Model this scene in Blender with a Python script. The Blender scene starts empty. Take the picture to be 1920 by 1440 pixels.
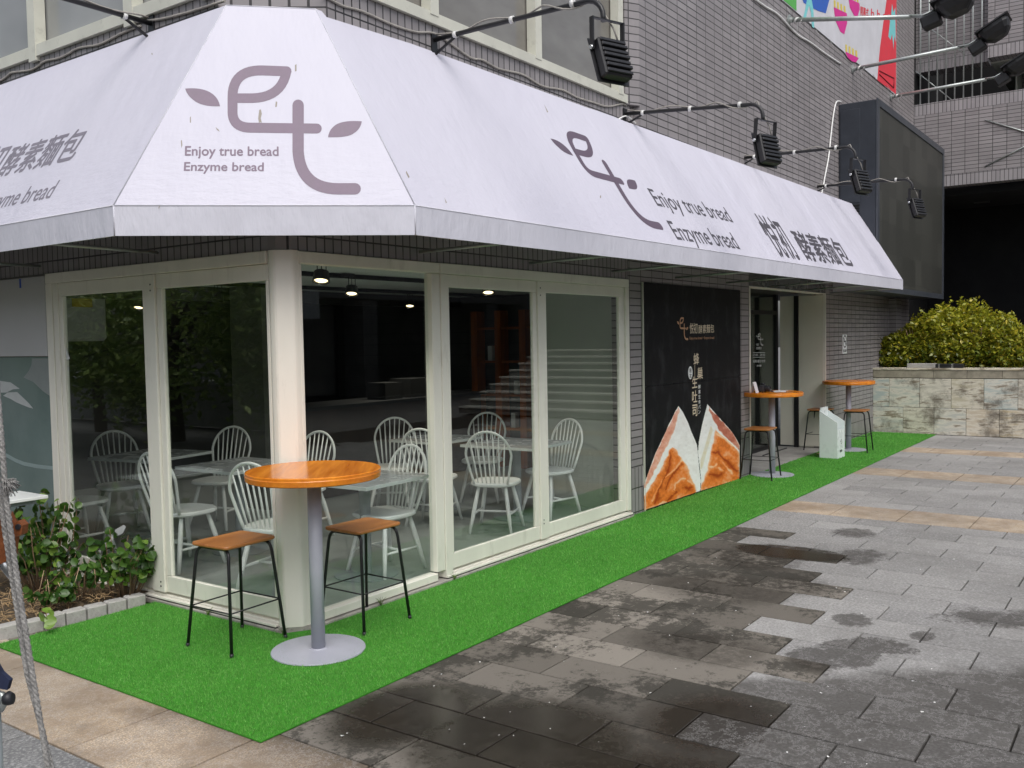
import bpy, math, random
import numpy as np
from mathutils import Vector, Matrix
R = math.radians
rnd = random.Random(7)
S = bpy.context.scene
C = S.collection

# ------------------------------------------------------------------ camera
F, YAW, PITCH, ROLL = 1735.78, R(35.499), R(2.7916), R(-1.0088)
CAM = Vector((-3.6788, -4.2640, 1.75))
fw = Vector((math.cos(YAW)*math.cos(PITCH), math.sin(YAW)*math.cos(PITCH), -math.sin(PITCH)))
_r = Vector((math.sin(YAW), -math.cos(YAW), 0)); _u = _r.cross(fw)
rt = _r*math.cos(ROLL)+_u*math.sin(ROLL); up = -_r*math.sin(ROLL)+_u*math.cos(ROLL)
cd = bpy.data.cameras.new('camera'); cam = bpy.data.objects.new('camera', cd); C.objects.link(cam)
cd.sensor_width = 36; cd.lens = 36*F/1920; cd.clip_start = .05; cd.clip_end = 500
cam.matrix_world = Matrix(((rt.x, up.x, -fw.x, CAM.x), (rt.y, up.y, -fw.y, CAM.y), (rt.z, up.z, -fw.z, CAM.z), (0, 0, 0, 1)))
S.camera = cam
# ------------------------------------------------------------------ light
w = bpy.data.worlds.new('World'); S.world = w; w.use_nodes = True
nt = w.node_tree; nt.nodes.clear()
SUN_EL, SUN_AZ = R(55), R(232)       # azimuth of the sun measured from +X towards +Y
sky = nt.nodes.new('ShaderNodeTexSky'); sky.sky_type = 'NISHITA'; sky.sun_disc = False
sky.sun_elevation = SUN_EL; sky.sun_rotation = R(90)-SUN_AZ
sky.air_density = 1.0; sky.dust_density = 4.0; sky.ozone_density = 1.5
hs = nt.nodes.new('ShaderNodeHueSaturation'); hs.inputs['Saturation'].default_value = .5
bg = nt.nodes.new('ShaderNodeBackground'); bg.inputs[1].default_value = .15
wo = nt.nodes.new('ShaderNodeOutputWorld')
nt.links.new(sky.outputs[0], hs.inputs['Color']); nt.links.new(hs.outputs[0], bg.inputs[0]); nt.links.new(bg.outputs[0], wo.inputs[0])
sl = bpy.data.lights.new('sun', 'SUN'); sl.energy = 1.25; sl.angle = R(45); sl.color = (1, .985, .96)
so = bpy.data.objects.new('sun', sl); C.objects.link(so)
sd = Vector((math.cos(SUN_EL)*math.cos(SUN_AZ), math.cos(SUN_EL)*math.sin(SUN_AZ), math.sin(SUN_EL)))
so.rotation_euler = sd.to_track_quat('Z', 'Y').to_euler(); so.location = sd*30
S.view_settings.view_transform = 'Standard'; S.view_settings.look = 'None'
S.view_settings.exposure = 0.19; S.view_settings.gamma = 1
S.cycles.max_bounces = 8; S.cycles.transparent_max_bounces = 12; S.cycles.use_denoising = True

# ------------------------------------------------------------------ helpers
def ray(px, py): return rt*((px-960)/F) - up*((py-720)/F) + fw
def at(px, py, axis, v):
    """world point where the photo's pixel meets the plane axis = v"""
    d = ray(px, py); i = 'xyz'.index(axis); return CAM + d*((v-CAM[i])/d[i])
def atp(px, py, p0, n):
    d = ray(px, py); return CAM + d*((p0-CAM).dot(n)/d.dot(n))

def tag(o, label=None, cat=None, group=None, kind=None):
    if label: o['label'] = label
    if cat: o['category'] = cat
    if group: o['group'] = group
    if kind: o['kind'] = kind
    return o
def thing(name, loc, label, cat, rz=0, group=None):
    o = bpy.data.objects.new(name, None); C.objects.link(o); o.location = loc; o.rotation_euler = (0, 0, rz)
    o.empty_display_size = .1
    return tag(o, label, cat, group)
def copy_thing(o, parent=None):
    c = o.copy(); C.objects.link(c); c.parent = parent
    for ch in [k for k in bpy.data.objects if k.parent == o]: copy_thing(ch, c)
    return c

class MB:
    def __init__(s): s.v = []; s.f = []; s.sm = []; s.a = []; s.col = None
    def add(s, vs, fs, smooth=False):
        b = len(s.v); s.v += [tuple(v) for v in vs]; s.f += [tuple(i+b for i in f) for f in fs]; s.sm += [smooth]*len(fs)
        s.a += [s.col]*len(fs)
        return s
    def box(s, x0, y0, z0, x1, y1, z1, M=None, bev=0):
        if x0 > x1: x0, x1 = x1, x0
        if y0 > y1: y0, y1 = y1, y0
        if z0 > z1: z0, z1 = z1, z0
        b = min(bev, (x1-x0)*.45, (y1-y0)*.45, (z1-z0)*.45)
        if b <= 0:
            vs = [(x0,y0,z0),(x1,y0,z0),(x1,y1,z0),(x0,y1,z0),(x0,y0,z1),(x1,y0,z1),(x1,y1,z1),(x0,y1,z1)]
            fs = [(3,2,1,0),(4,5,6,7),(0,1,5,4),(1,2,6,5),(2,3,7,6),(3,0,4,7)]
        else:
            vs = []; X = (x0, x1); Y = (y0, y1); Z = (z0, z1); g = {}
            for i in (0,1):
                for j in (0,1):
                    for k in (0,1):
                        sx, sy, sz = (b if i == 0 else -b), (b if j == 0 else -b), (b if k == 0 else -b)
                        for a, d in enumerate(((0,sy,sz),(sx,0,sz),(sx,sy,0))):
                            g[i,j,k,a] = len(vs); vs.append((X[i]+d[0], Y[j]+d[1], Z[k]+d[2]))
            fs = []
            def q(*k): fs.append(tuple(g[x] for x in k))
            q((0,0,0,0),(0,0,1,0),(0,1,1,0),(0,1,0,0)); q((1,0,0,0),(1,1,0,0),(1,1,1,0),(1,0,1,0))
            q((0,0,0,1),(1,0,0,1),(1,0,1,1),(0,0,1,1)); q((0,1,0,1),(0,1,1,1),(1,1,1,1),(1,1,0,1))
            q((0,0,0,2),(0,1,0,2),(1,1,0,2),(1,0,0,2)); q((0,0,1,2),(1,0,1,2),(1,1,1,2),(0,1,1,2))
            for i in (0,1):
                for j in (0,1): 
                    q((i,j,0,0),(i,j,1,0),(i,j,1,1),(i,j,0,1)); q((i,0,j,0),(i,1,j,0),(i,1,j,2),(i,0,j,2)); q((0,i,j,1),(1,i,j,1),(1,i,j,2),(0,i,j,2))
                    for k in (0,1): q((i,j,k,0),(i,j,k,1),(i,j,k,2))
        if M is not None: vs = [M @ Vector(v) for v in vs]
        return s.add(vs, fs)
    def quad(s, a, b, c, d): return s.add([a,b,c,d], [(0,1,2,3)])
    def poly(s, pts): return s.add(pts, [tuple(range(len(pts)))])
    def prism(s, pts, off):
        n = len(pts); off = Vector(off); P = [Vector(p) for p in pts]
        return s.add(P+[p+off for p in P], [tuple(range(n))[::-1], tuple(range(n, 2*n))]+[(i, (i+1) % n, n+(i+1) % n, n+i) for i in range(n)])
    def tube(s, path, r, n=8, caps=True, closed=False):
        P = [Vector(p) for p in path]; m = len(P)
        rr = r if isinstance(r, (list, tuple)) else [r]*m
        vs = []; fs = []; nprev = None
        for i in range(m):
            t = (P[(i+1) % m]-P[i-1]) if closed else (P[min(i+1, m-1)]-P[max(i-1, 0)])
            t = t.normalized() if t.length > 1e-9 else Vector((0,0,1))
            if nprev is None:
                a = Vector((0,0,1)) if abs(t.z) < .9 else Vector((1,0,0)); nprev = t.cross(a).normalized()
            nprev = (nprev-t*nprev.dot(t)).normalized(); bn = t.cross(nprev)
            for k in range(n):
                an = 2*math.pi*k/n; vs.append(P[i]+(nprev*math.cos(an)+bn*math.sin(an))*rr[i])
        for i in range(m if closed else m-1):
            j = (i+1) % m
            fs += [(i*n+k, i*n+(k+1) % n, j*n+(k+1) % n, j*n+k) for k in range(n)]
        s.add(vs, fs, True)
        if caps and not closed:
            b = len(s.v)-len(vs); s.f += [tuple(b+k for k in range(n))[::-1], tuple(b+(m-1)*n+k for k in range(n))]; s.sm += [False]*2; s.a += [s.col]*2
        return s
    def lathe(s, prof, c=(0,0,0), n=32):
        c = Vector(c); vs = []; fs = []
        for r, z in prof:
            for k in range(n):
                a = 2*math.pi*k/n; vs.append(c+Vector((r*math.cos(a), r*math.sin(a), z)))
        for i in range(len(prof)-1):
            fs += [(i*n+k, i*n+(k+1) % n, (i+1)*n+(k+1) % n, (i+1)*n+k) for k in range(n)]
        b = len(s.v); s.add(vs, fs, False)
        s.f += [tuple(b+k for k in range(n))[::-1], tuple(b+(len(prof)-1)*n+k for k in range(n))]; s.sm += [False]*2; s.a += [s.col]*2
        return s
    def build(s, name, m=None, parent=None, label=None):
        me = bpy.data.meshes.new(name); me.from_pydata([tuple(v) for v in s.v], [], s.f); me.update()
        me.polygons.foreach_set('use_smooth', s.sm)
        if any(c is not None for c in s.a):
            at_ = me.attributes.new('tile', 'FLOAT_COLOR', 'FACE')
            at_.data.foreach_set('color', [x for c in s.a for x in (list(c)+[1] if c is not None else [0,0,0,1])])
        o = bpy.data.objects.new(name, me); C.objects.link(o)
        if m is not None: me.materials.append(m)
        if parent is not None: o.parent = parent
        if label: o['label'] = label
        return o
SPLIT = {'soldier_course','tile_wall','door_trim','side_panel','window_latch','jar','upright','shelf_board','crate','entrance_panel','chrome_clip','underpass_wall','dark_interior','ceiling_duct','interior_wall','shop_column','shop_board','shop_glass','window_band','track_rail'}
def B(name, m, parent, *boxes, bev=0):
    if name in SPLIT and len(boxes) > 1: return [B(name, m, parent, b, bev=bev) for b in boxes][-1]
    mb = MB()
    for b in boxes: mb.box(*b, bev=bev)
    return mb.build(name, m, parent)

def np_mesh(name, V, Fq, m, parent=None, attr=None, smooth=False):
    """V (n,3), Fq (k,3 or 4) arrays; attr (k,3) per-face colour"""
    me = bpy.data.meshes.new(name); k, q = Fq.shape
    me.vertices.add(len(V)); me.vertices.foreach_set('co', V.astype(np.float32).ravel())
    me.loops.add(k*q); me.loops.foreach_set('vertex_index', Fq.astype(np.int32).ravel())
    me.polygons.add(k); me.polygons.foreach_set('loop_start', (np.arange(k)*q).astype(np.int32))
    me.update(calc_edges=True)
    if attr is not None:
        a = me.attributes.new('tile', 'FLOAT_COLOR', 'FACE')
        a.data.foreach_set('color', np.hstack([attr, np.ones((k, 1))]).astype(np.float32).ravel())
    if smooth: me.polygons.foreach_set('use_smooth', np.ones(k, bool))
    me.materials.append(m); o = bpy.data.objects.new(name, me); C.objects.link(o)
    if parent is not None: o.parent = parent
    return o

# ------------------------------------------------------------------ materials
class NB:
    def __init__(s, name):
        s.m = bpy.data.materials.new(name); s.m.use_nodes = True; s.t = s.m.node_tree
        s.b = s.t.nodes['Principled BSDF']; s.out = s.t.nodes['Material Output']
    def n(s, ty, **k):
        nd = s.t.nodes.new('ShaderNode'+ty)
        for a, b in k.items(): setattr(nd, a, b)
        return nd
    def l(s, a, b): s.t.links.new(a, b)
    def set(s, sock, v):
        if hasattr(v, 'links') or isinstance(v, bpy.types.NodeSocket): s.l(v, sock)
        else: sock.default_value = v
    def math(s, op, a, b=None, clamp=False):
        nd = s.n('Math', operation=op, use_clamp=clamp); s.set(nd.inputs[0], a)
        if b is not None: s.set(nd.inputs[1], b)
        return nd.outputs[0]
    def mix(s, f, a, b, mode='MIX'):
        nd = s.n('Mix', data_type='RGBA', blend_type=mode); s.set(nd.inputs[0], f)
        s.set(nd.inputs[6], a if not isinstance(a, tuple) else (*a, 1)); s.set(nd.inputs[7], b if not isinstance(b, tuple) else (*b, 1))
        return nd.outputs[2]
    def ramp(s, f, a, b, c0=0., c1=1.):
        nd = s.n('MapRange', clamp=True); s.set(nd.inputs[0], f)
        for i, v in enumerate((a, b, c0, c1)): nd.inputs[i+1].default_value = v
        return nd.outputs[0]
    def co(s): return s.n('TexCoord').outputs['Object']
    def world(s): return s.n('NewGeometry').outputs['Position']
    def noise(s, sc, det=4, rough=.55, vec=None, stretch=None):
        nd = s.n('TexNoise'); nd.inputs['Scale'].default_value = sc; nd.inputs['Detail'].default_value = det; nd.inputs['Roughness'].default_value = rough
        v = vec if vec is not None else s.co()
        if stretch:
            mp = s.n('Mapping'); mp.inputs['Scale'].default_value = stretch; s.l(v, mp.inputs[0]); v = mp.outputs[0]
        s.l(v, nd.inputs['Vector']); return nd.outputs['Fac']
    def bump(s, h, st=.3, d=.005):
        nd = s.n('Bump'); nd.inputs['Strength'].default_value = st; nd.inputs['Distance'].default_value = d; s.l(h, nd.inputs['Height']); s.l(nd.outputs[0], s.b.inputs['Normal'])
    def fin(s, col=None, rough=None, metal=None, spec=None):
        for k, v in (('Base Color', col), ('Roughness', rough), ('Metallic', metal), ('Specular IOR Level', spec)):
            if v is not None: s.set(s.b.inputs[k], (*v, 1) if isinstance(v, tuple) else v)
        return s.m

def plain(name, col, rough=.5, var=.12, sc=8, metal=0, bump=0, dirt=None, stretch=None, spec=None):
    b = NB(name); f = b.noise(sc, 5, .6, stretch=stretch)
    lo = tuple(c*(1-var) for c in col); hi = tuple(min(1, c*(1+var)) for c in col)
    c = b.mix(b.ramp(f, .3, .7), lo, hi)
    if dirt:
        d = b.noise(sc*3.1, 6, .7, stretch=stretch); c = b.mix(b.ramp(d, .56, .78, 0, dirt[1]), c, dirt[0])
    if bump: b.bump(b.noise(sc*12, 3), bump, .003)
    return b.fin(c, b.ramp(f, .3, .7, max(0, rough-.06), min(1, rough+.08)), metal, spec)

def tile_mat(name, base, mort, axis, soldier=False, bw=.237, rh=.0715, var=.11, rough=.42, off=(0, 0)):
    b = NB(name); g = b.world(); sp = b.n('SeparateXYZ'); b.l(g, sp.inputs[0])
    h = sp.outputs[axis]; z = sp.outputs[2]
    cb = b.n('CombineXYZ')
    hh = b.math('ADD', h, off[0]+50); zz = b.math('ADD', z, off[1]+50)
    if soldier: b.l(zz, cb.inputs[0]); b.l(hh, cb.inputs[1])
    else: b.l(hh, cb.inputs[0]); b.l(zz, cb.inputs[1])
    br = b.n('TexBrick'); br.offset = 0; br.offset_frequency = 1; br.squash = 1
    b.l(cb.outputs[0], br.inputs['Vector'])
    br.inputs['Scale'].default_value = 1; br.inputs['Mortar Size'].default_value = .0058; br.inputs['Mortar Smooth'].default_value = .2
    br.inputs['Brick Width'].default_value = bw; br.inputs['Row Height'].default_value = rh; br.inputs['Bias'].default_value = 0
    br.inputs['Color1'].default_value = (*[c*(1-var) for c in base], 1); br.inputs['Color2'].default_value = (*[c*(1+var) for c in base], 1)
    br.inputs['Mortar'].default_value = (*mort, 1)
    st = b.noise(1.2, 5, .6, g); st2 = b.noise(9, 4, .6, g)
    c = b.mix(b.ramp(st, .35, .7, 0, .35), br.outputs['Color'], tuple(x*.62 for x in base), 'MIX')
    c = b.mix(b.ramp(st2, .55, .8, 0, .25), c, tuple(min(1, x*1.5) for x in base))
    b.bump(b.math('SUBTRACT', 1., br.outputs['Fac']), .5, .004)
    return b.fin(c, b.ramp(st2, .3, .7, rough-.08, rough+.15))

TB = (.29, .27, .275); MO = (.016, .014, .015)
M_brx = tile_mat('tile_wall_x', TB, MO, 0); M_bry = tile_mat('tile_wall_y', TB, MO, 1)
M_sox = tile_mat('tile_soldier_x', TB, MO, 0, True, .236, .0715, off=(0, .002)); M_soy = tile_mat('tile_soldier_y', TB, MO, 1, True, .236, .0715)
CR = (.81, .79, .705)
M_cream = plain('cream_aluminium', CR, .38, .06, 3, dirt=((.30, .27, .21), .35), stretch=(1, 1, .25))
M_sill = plain('sill_dirty', (.55, .5, .43), .6, .15, 6, dirt=((.09, .075, .06), .7), bump=.3)
M_black = plain('black_paint', (.012, .012, .014), .42, .3, 20)
M_blackmat = plain('black_void', (.004, .004, .005), .9, .2, 3)
M_gasket = plain('dark_gap', (.03, .027, .025), .8, .2, 8)
M_stucco = plain('stained_plaster', (.36, .34, .31), .85, .25, 7, dirt=((.04, .04, .035), .75), bump=.6)
M_intfloor = plain('grey_screed', (.27, .295, .285), .35, .18, 2.2)
M_intwall = plain('grey_green_wall', (.40, .43, .38), .7, .05, 2)
M_dark = plain('charcoal_wall', (.028, .028, .027), .6, .3, 2)
M_ceil = plain('ceiling', (.62, .66, .62), .8, .05, 2)
M_white = plain('white_paint', (.88, .90, .88), .35, .05, 6)
M_ttop = plain('pale_tabletop', (.36, .38, .39), .25, .08, 6)
M_ttedge = plain('pale_table_edge', (.62, .66, .65), .4, .05, 6)
M_grey = plain('grey_powder_coat', (.40, .41, .47), .38, .05, 5, dirt=((.25, .25, .28), .25))
M_igrey = plain('grey_pedestal', (.25, .28, .29), .4, .06, 5)
M_steel = plain('galvanised_tube', (.42, .45, .44), .42, .15, 18, metal=.65)
M_cable = plain('grey_cable', (.34, .32, .29), .6, .2, 20)
M_tape = plain('white_tie', (.78, .78, .76), .5, .1, 20)
M_concrete = plain('concrete', (.34, .33, .31), .85, .2, 5, dirt=((.12, .11, .1), .5), bump=.5)
M_kerb = plain('grey_kerbstone', (.40, .39, .37), .9, .22, 9, dirt=((.12, .11, .09), .6), bump=.9)
M_navy = plain('navy_cabinet', (.026, .031, .042), .45, .15, 4)
M_navyedge = plain('slate_bezel', (.055, .062, .075), .4, .1, 4)
M_board = plain('white_panel', (.48, .48, .49), .35, .04, 1.2)
M_holder = plain('white_acrylic', (.74, .80, .79), .3, .03, 4)
M_paper = plain('paper', (.78, .79, .82), .6, .04, 9)
M_rust = plain('rusty_orange_metal', (.24, .075, .022), .6, .4, 14, dirt=((.10, .035, .015), .7), metal=.2, bump=.4)
M_rubber = plain('black_rubber', (.02, .021, .026), .5, .3, 20)
M_strap = plain('navy_strap', (.012, .018, .05), .8, .3, 30)
M_chrome = plain('bright_tube', (.62, .64, .66), .25, .08, 10, metal=.9)

def wood(name, col, dark, axis=0, rough=.28, sc=1.0):
    b = NB(name); st = [9, 9, 9]; st[axis] = .7
    f = b.noise(2.2*sc, 6, .62, stretch=tuple(st)); f2 = b.noise(6*sc, 2, .5, stretch=tuple(st))
    f3 = b.noise(1.3, 2)
    c = b.mix(b.ramp(f, .32, .68), dark, col); c = b.mix(b.ramp(f2, .45, .8, 0, .4), c, dark)
    c = b.mix(b.ramp(f3, .3, .7, 0, .25), c, tuple(min(1, x*1.25) for x in col))
    b.bump(f2, .02, .001)
    return b.fin(c, b.ramp(f, .2, .8, rough-.06, rough+.1))
M_woodtop = wood('varnished_orange_wood', (.82, .29, .024), (.58, .155, .012), 0, .2)
M_seat = wood('brown_wood', (.42, .175, .048), (.23, .078, .018), 0, .4, 1.2)
M_shelfwood = wood('shelf_wood', (.40, .11, .02), (.2, .05, .01), 2, .5)

b = NB('awning_fabric')
g = b.world()
wv = b.noise(2.2, 3, .5, g, (3.2, 3.2, .35)); fine = b.noise(260, 2, .5, g); spot = b.noise(5.5, 7, .72, g); big = b.noise(.9, 3, .5, g)
c = b.mix(b.ramp(big, .3, .7), (.565, .555, .64), (.60, .59, .67)); c = b.mix(b.ramp(spot, .69, .80, 0, .38), c, (.42, .42, .46))
sx_ = b.n('SeparateXYZ'); b.l(g, sx_.inputs[0])
wob = b.noise(1.4, 3, .5, g)
rib = b.math('MULTIPLY', b.math('SINE', b.math('ADD', b.math('MULTIPLY', sx_.outputs[0], 8.), b.math('MULTIPLY', wob, 9.))), b.ramp(sx_.outputs[0], 2.5, 7., .10, .55))
streak = b.noise(3., 5, .65, g, (6, 6, .5)); c = b.mix(b.ramp(streak, .58, .8, 0, .10), c, (.40, .40, .43))
low = b.ramp(sx_.outputs[2], 3.1, 2.5); crk = b.noise(5., 4, .6, g, (2.2, 2.2, 6.))
h = b.math('ADD', b.math('MULTIPLY', wv, .8), b.math('MULTIPLY', fine, .02)); h = b.math('ADD', h, rib); h = b.math('ADD', h, b.math('MULTIPLY', b.math('MULTIPLY', crk, low), .55))
b.bump(h, .36, .03); M_awn = b.fin(c, .55)
b = NB('awning_valance'); g = b.world()
wv = b.noise(3.2, 4, .55, g, (2.6, 2.6, .9)); big = b.noise(3, 5, .6, g)
c = b.mix(b.ramp(big, .4, .75, 0, 1.), (.62, .62, .69), (.57, .57, .635)); b.bump(wv, .42, .035); M_val = b.fin(c, .55)
M_awnund = plain('awning_lining', (.17, .17, .18), .8, .1, 3)
M_seam = plain('awning_seam', (.60, .60, .66), .6, .05, 20)

def flat(name, col, rough=.6, var=.08): return plain(name, col, rough, var, 14)
M_logo = flat('mauve_print', (.215, .165, .215)); M_logo2 = flat('dark_mauve_print', (.115, .085, .12)); M_txt = flat('dark_print', (.075, .07, .085))
M_txt3 = flat('grey_mauve_print', (.21, .195, .235))
M_copper = flat('copper_print', (.55, .30, .17)); M_cream_ink = flat('pale_ink', (.74, .62, .46)); M_whiteink = flat('white_ink', (.8, .8, .8)); M_blackink = flat('black_ink', (.02, .02, .02))

def glassm(name, tint, base=.075, rough=0.0):
    b = NB(name); t = b.t; t.nodes.remove(b.b)
    lw = b.n('LayerWeight'); lw.inputs[0].default_value = .5
    f = b.math('ADD', b.math('MULTIPLY', b.math('POWER', lw.outputs['Facing'], 5.), 1-base), base, True)
    tr = b.n('BsdfTransparent'); tr.inputs[0].default_value = (*tint, 1)
    gl = b.n('BsdfGlossy'); gl.inputs['Roughness'].default_value = rough; gl.inputs['Color'].default_value = (.95, 1, .97, 1)
    mx = b.n('MixShader'); b.l(f, mx.inputs[0]); b.l(tr.outputs[0], mx.inputs[1]); b.l(gl.outputs[0], mx.inputs[2]); b.l(mx.outputs[0], b.out.inputs[0])
    return b.m
M_glass = glassm('shop_glass', (.94, .96, .95), .052)
b = NB('upper_glass'); f = b.noise(1.1, 4, .6, b.world(), (1, 1, 2.2)); c = b.mix(b.ramp(f, .35, .7), (.15, .14, .125), (.23, .22, .20)); M_upglass = b.fin(c, .08, 0, .9)
b = NB('upper_glass_blind'); f = b.noise(.8, 3, .6, b.world(), (1, 1, 1.5)); c = b.mix(b.ramp(f, .3, .7), (.22, .225, .22), (.33, .335, .325)); M_upglass2 = b.fin(c, .12, 0, .9)
b = NB('frosted_film'); f = b.noise(1.4, 4, .6, b.world()); c = b.mix(b.ramp(f, .3, .7), (.10, .155, .145), (.17, .235, .225)); M_frost = b.fin(c, .16, 0, .7)

def emit(name, col, st):
    b = NB(name); b.fin((.8, .8, .8)); b.b.inputs['Emission Color'].default_value = (*col, 1); b.b.inputs['Emission Strength'].default_value = st; return b.m
M_bulb = emit('warm_lamp', (1, .80, .45), 3.0)

def leafm(name, c0, c1, c2, rough=.35):
    b = NB(name); a = b.n('Attribute'); a.attribute_name = 'tile'; sp = b.n('SeparateColor'); b.l(a.outputs['Color'], sp.inputs[0])
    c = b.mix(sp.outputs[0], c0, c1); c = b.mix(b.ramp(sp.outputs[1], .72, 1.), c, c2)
    b.b.inputs['Subsurface Weight'].default_value = 0
    tr = b.n('BsdfTranslucent'); b.l(c, tr.inputs[0]); mx = b.n('MixShader'); mx.inputs[0].default_value = .28
    b.fin(c, rough); b.l(b.b.outputs[0], mx.inputs[1]); b.l(tr.outputs[0], mx.inputs[2]); b.l(mx.outputs[0], b.out.inputs[0]); return b.m
M_leafbed = leafm('glossy_round_leaf', (.025, .065, .014), (.08, .18, .025), (.20, .32, .05), .3)
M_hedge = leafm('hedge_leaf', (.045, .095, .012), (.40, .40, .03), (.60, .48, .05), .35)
M_tree = leafm('tree_leaf', (.14, .23, .05), (.32, .42, .10), (.42, .48, .16), .4)
M_turf = leafm('artificial_turf_blade', (.06, .215, .03), (.185, .50, .085), (.28, .60, .15), .6)
M_turfbase = plain('turf_backing', (.04, .24, .012), .9, .25, 40)
M_stem = plain('woody_stem', (.20, .13, .075), .8, .3, 30)
M_bark = plain('bark', (.09, .075, .06), .9, .3, 12)
M_straw = plain('dry_straw', (.42, .29, .15), .85, .35, 30)

# paving: every stone is real geometry; the shader only gives it stone grain, moss stains and wet patches
b = NB('paving_stone'); g = b.world(); a = b.n('Attribute'); a.attribute_name = 'tile'; sp = b.n('SeparateColor'); b.l(a.outputs['Color'], sp.inputs[0])
r_, zone, r2 = sp.outputs[0], sp.outputs[1], sp.outputs[2]
grain = b.noise(120, 3, .75, g); grain2 = b.noise(60, 4, .75, g); mott = b.noise(6, 7, .72, g); mott2 = b.noise(2.0, 5, .62, g); mossn = b.noise(17, 8, .82, g); tone = b.noise(.7, 4, .6, g)
dark = b.mix(r_, (.10, .09, .076), (.27, .245, .21)); light = b.mix(r_, (.25, .245, .24), (.41, .40, .385)); sand = b.mix(r_, (.66, .51, .35), (.78, .62, .45))
isl = b.ramp(zone, .2, .3); iss = b.ramp(zone, .7, .8)
c = b.mix(isl, dark, light); c = b.mix(iss, c, sand); c = b.mix(b.ramp(zone, .47, .43), c, b.mix(isl, c, (.17, .175, .18)))
c = b.mix(b.math('MULTIPLY', b.ramp(grain, .40, .60, 0, .75), isl), c, (.12, .118, .115))
c = b.mix(b.math('MULTIPLY', b.ramp(grain2, .48, .68, 0, .65), isl), c, (.62, .61, .59))
c = b.mix(b.ramp(grain2, .5, .75, 0, .12), c, (.1, .09, .08))
c = b.mix(b.math('MULTIPLY', b.ramp(mott2, .40, .62, 0, .75), iss), c, (.22, .16, .11))
c = b.mix(b.math('MULTIPLY', b.ramp(tone, .42, .62, 0, .45), isl), c, (.17, .165, .155))
c = b.mix(b.math('MULTIPLY', b.ramp(grain, .42, .60, 0, .6), iss), c, (.33, .25, .17)); c = b.mix(b.math('MULTIPLY', b.ramp(mott, .50, .62, 0, .45), iss), c, (.24, .19, .14))
# moss / dirt on the old stones
mo = b.math('ADD', b.math('MULTIPLY', mossn, .55), b.math('MULTIPLY', mott2, .55)); mo = b.math('ADD', mo, b.math('MULTIPLY', b.math('SUBTRACT', r2, .5), .085))
mk = b.math('MULTIPLY', b.ramp(mo, .53, .585, 0, .80), b.math('SUBTRACT', 1., isl))
c = b.mix(mk, c, (.034, .032, .026))
c = b.mix(b.math('MULTIPLY', b.ramp(mott, .60, .72, 0, .35), isl), c, (.2, .19, .18))
def blob(cx, cy, rx, ry, rot=0, edge=.35, nz=.5):
    mp = b.n('Mapping', vector_type='TEXTURE'); mp.inputs['Location'].default_value = (cx, cy, 0); mp.inputs['Rotation'].default_value = (0, 0, rot); mp.inputs['Scale'].default_value = (rx, ry, 1e3)
    b.l(g, mp.inputs[0]); ln = b.n('VectorMath', operation='LENGTH'); b.l(mp.outputs[0], ln.inputs[0])
    d = b.math('ADD', ln.outputs['Value'], b.math('MULTIPLY', b.math('SUBTRACT', mossn, .5), nz*2)); d = b.math('ADD', d, b.math('MULTIPLY', b.math('SUBTRACT', mott2, .5), nz*1.4))
    return b.ramp(d, 1., 1.-edge)
pud = blob(3.58, -1.80, .26, .50, 0, .15, .3)
for p in ((-.45, -2.0, .55, .62, 0, .3, .4), (-.9, -2.9, 1.0, 1.1, 0, .3, .4), (.15, -2.6, .5, .4, 0, .5, .6), (-.5, -1.35, .45, .35, 0, .3, .4)): pud = b.math('MAXIMUM', pud, blob(*p))
wet = pud
for p in ((2.35, -1.75, .5, .5, 0, .3, .95), (2.65, -2.15, .3, .3, 0, .3, .8), (1.1, -2.1, .3, .45, 0, .3, 1.), (3.2, -1.6, .42, .5, 0, .3, .9)): wet = b.math('MAXIMUM', wet, b.math('MULTIPLY', b.math('MULTIPLY', blob(*p), b.ramp(mossn, .36, .56, .25, 1.)), .74))
for p in ((2.05, -2.70, .16, .12, .3, .15, .9), (1.45, -2.86, .26, .16, .2, .12, 1.2), (1.66, -2.98, .14, .22, 0, .12, 1.2), (1.22, -2.72, .24, .16, .4, .2, 1.3), (1.95, -3.12, .11, .07, 0, .12, .6), (3.72, -2.30, .30, .2, 0, .25, .9), (2.6, -3.6, .2, .5, .3, .3, 1.4), (4.6, -2.0, .25, .2, 0, .3, 1.2)): wet = b.math('MAXIMUM', wet, b.math('MULTIPLY', blob(*p), .75))
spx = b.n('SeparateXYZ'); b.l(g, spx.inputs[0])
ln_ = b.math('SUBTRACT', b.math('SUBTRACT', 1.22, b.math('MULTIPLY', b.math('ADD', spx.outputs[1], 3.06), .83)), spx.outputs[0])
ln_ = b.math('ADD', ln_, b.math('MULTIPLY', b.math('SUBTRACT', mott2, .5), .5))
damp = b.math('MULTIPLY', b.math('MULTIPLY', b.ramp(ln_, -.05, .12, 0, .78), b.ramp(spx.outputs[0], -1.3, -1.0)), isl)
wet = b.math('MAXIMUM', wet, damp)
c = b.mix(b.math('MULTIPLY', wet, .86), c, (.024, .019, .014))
scr = b.noise(3.5, 8, .8, g); c = b.mix(b.math('MULTIPLY', b.ramp(b.math('ABSOLUTE', b.math('SUBTRACT', scr, .5)), .008, 0, 0, .5), isl), c, (.62, .61, .6))
rough = b.math('SUBTRACT', .78, b.math('MULTIPLY', pud, .50)); rough = b.math('SUBTRACT', rough, b.math('MULTIPLY', wet, .10), True)
hgt = b.math('MULTIPLY', b.math('ADD', grain, b.math('MULTIPLY', grain2, .8)), b.math('SUBTRACT', 1., pud))
b.bump(hgt, .4, .004); M_pave = b.fin(c, rough, 0, .25)
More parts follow.
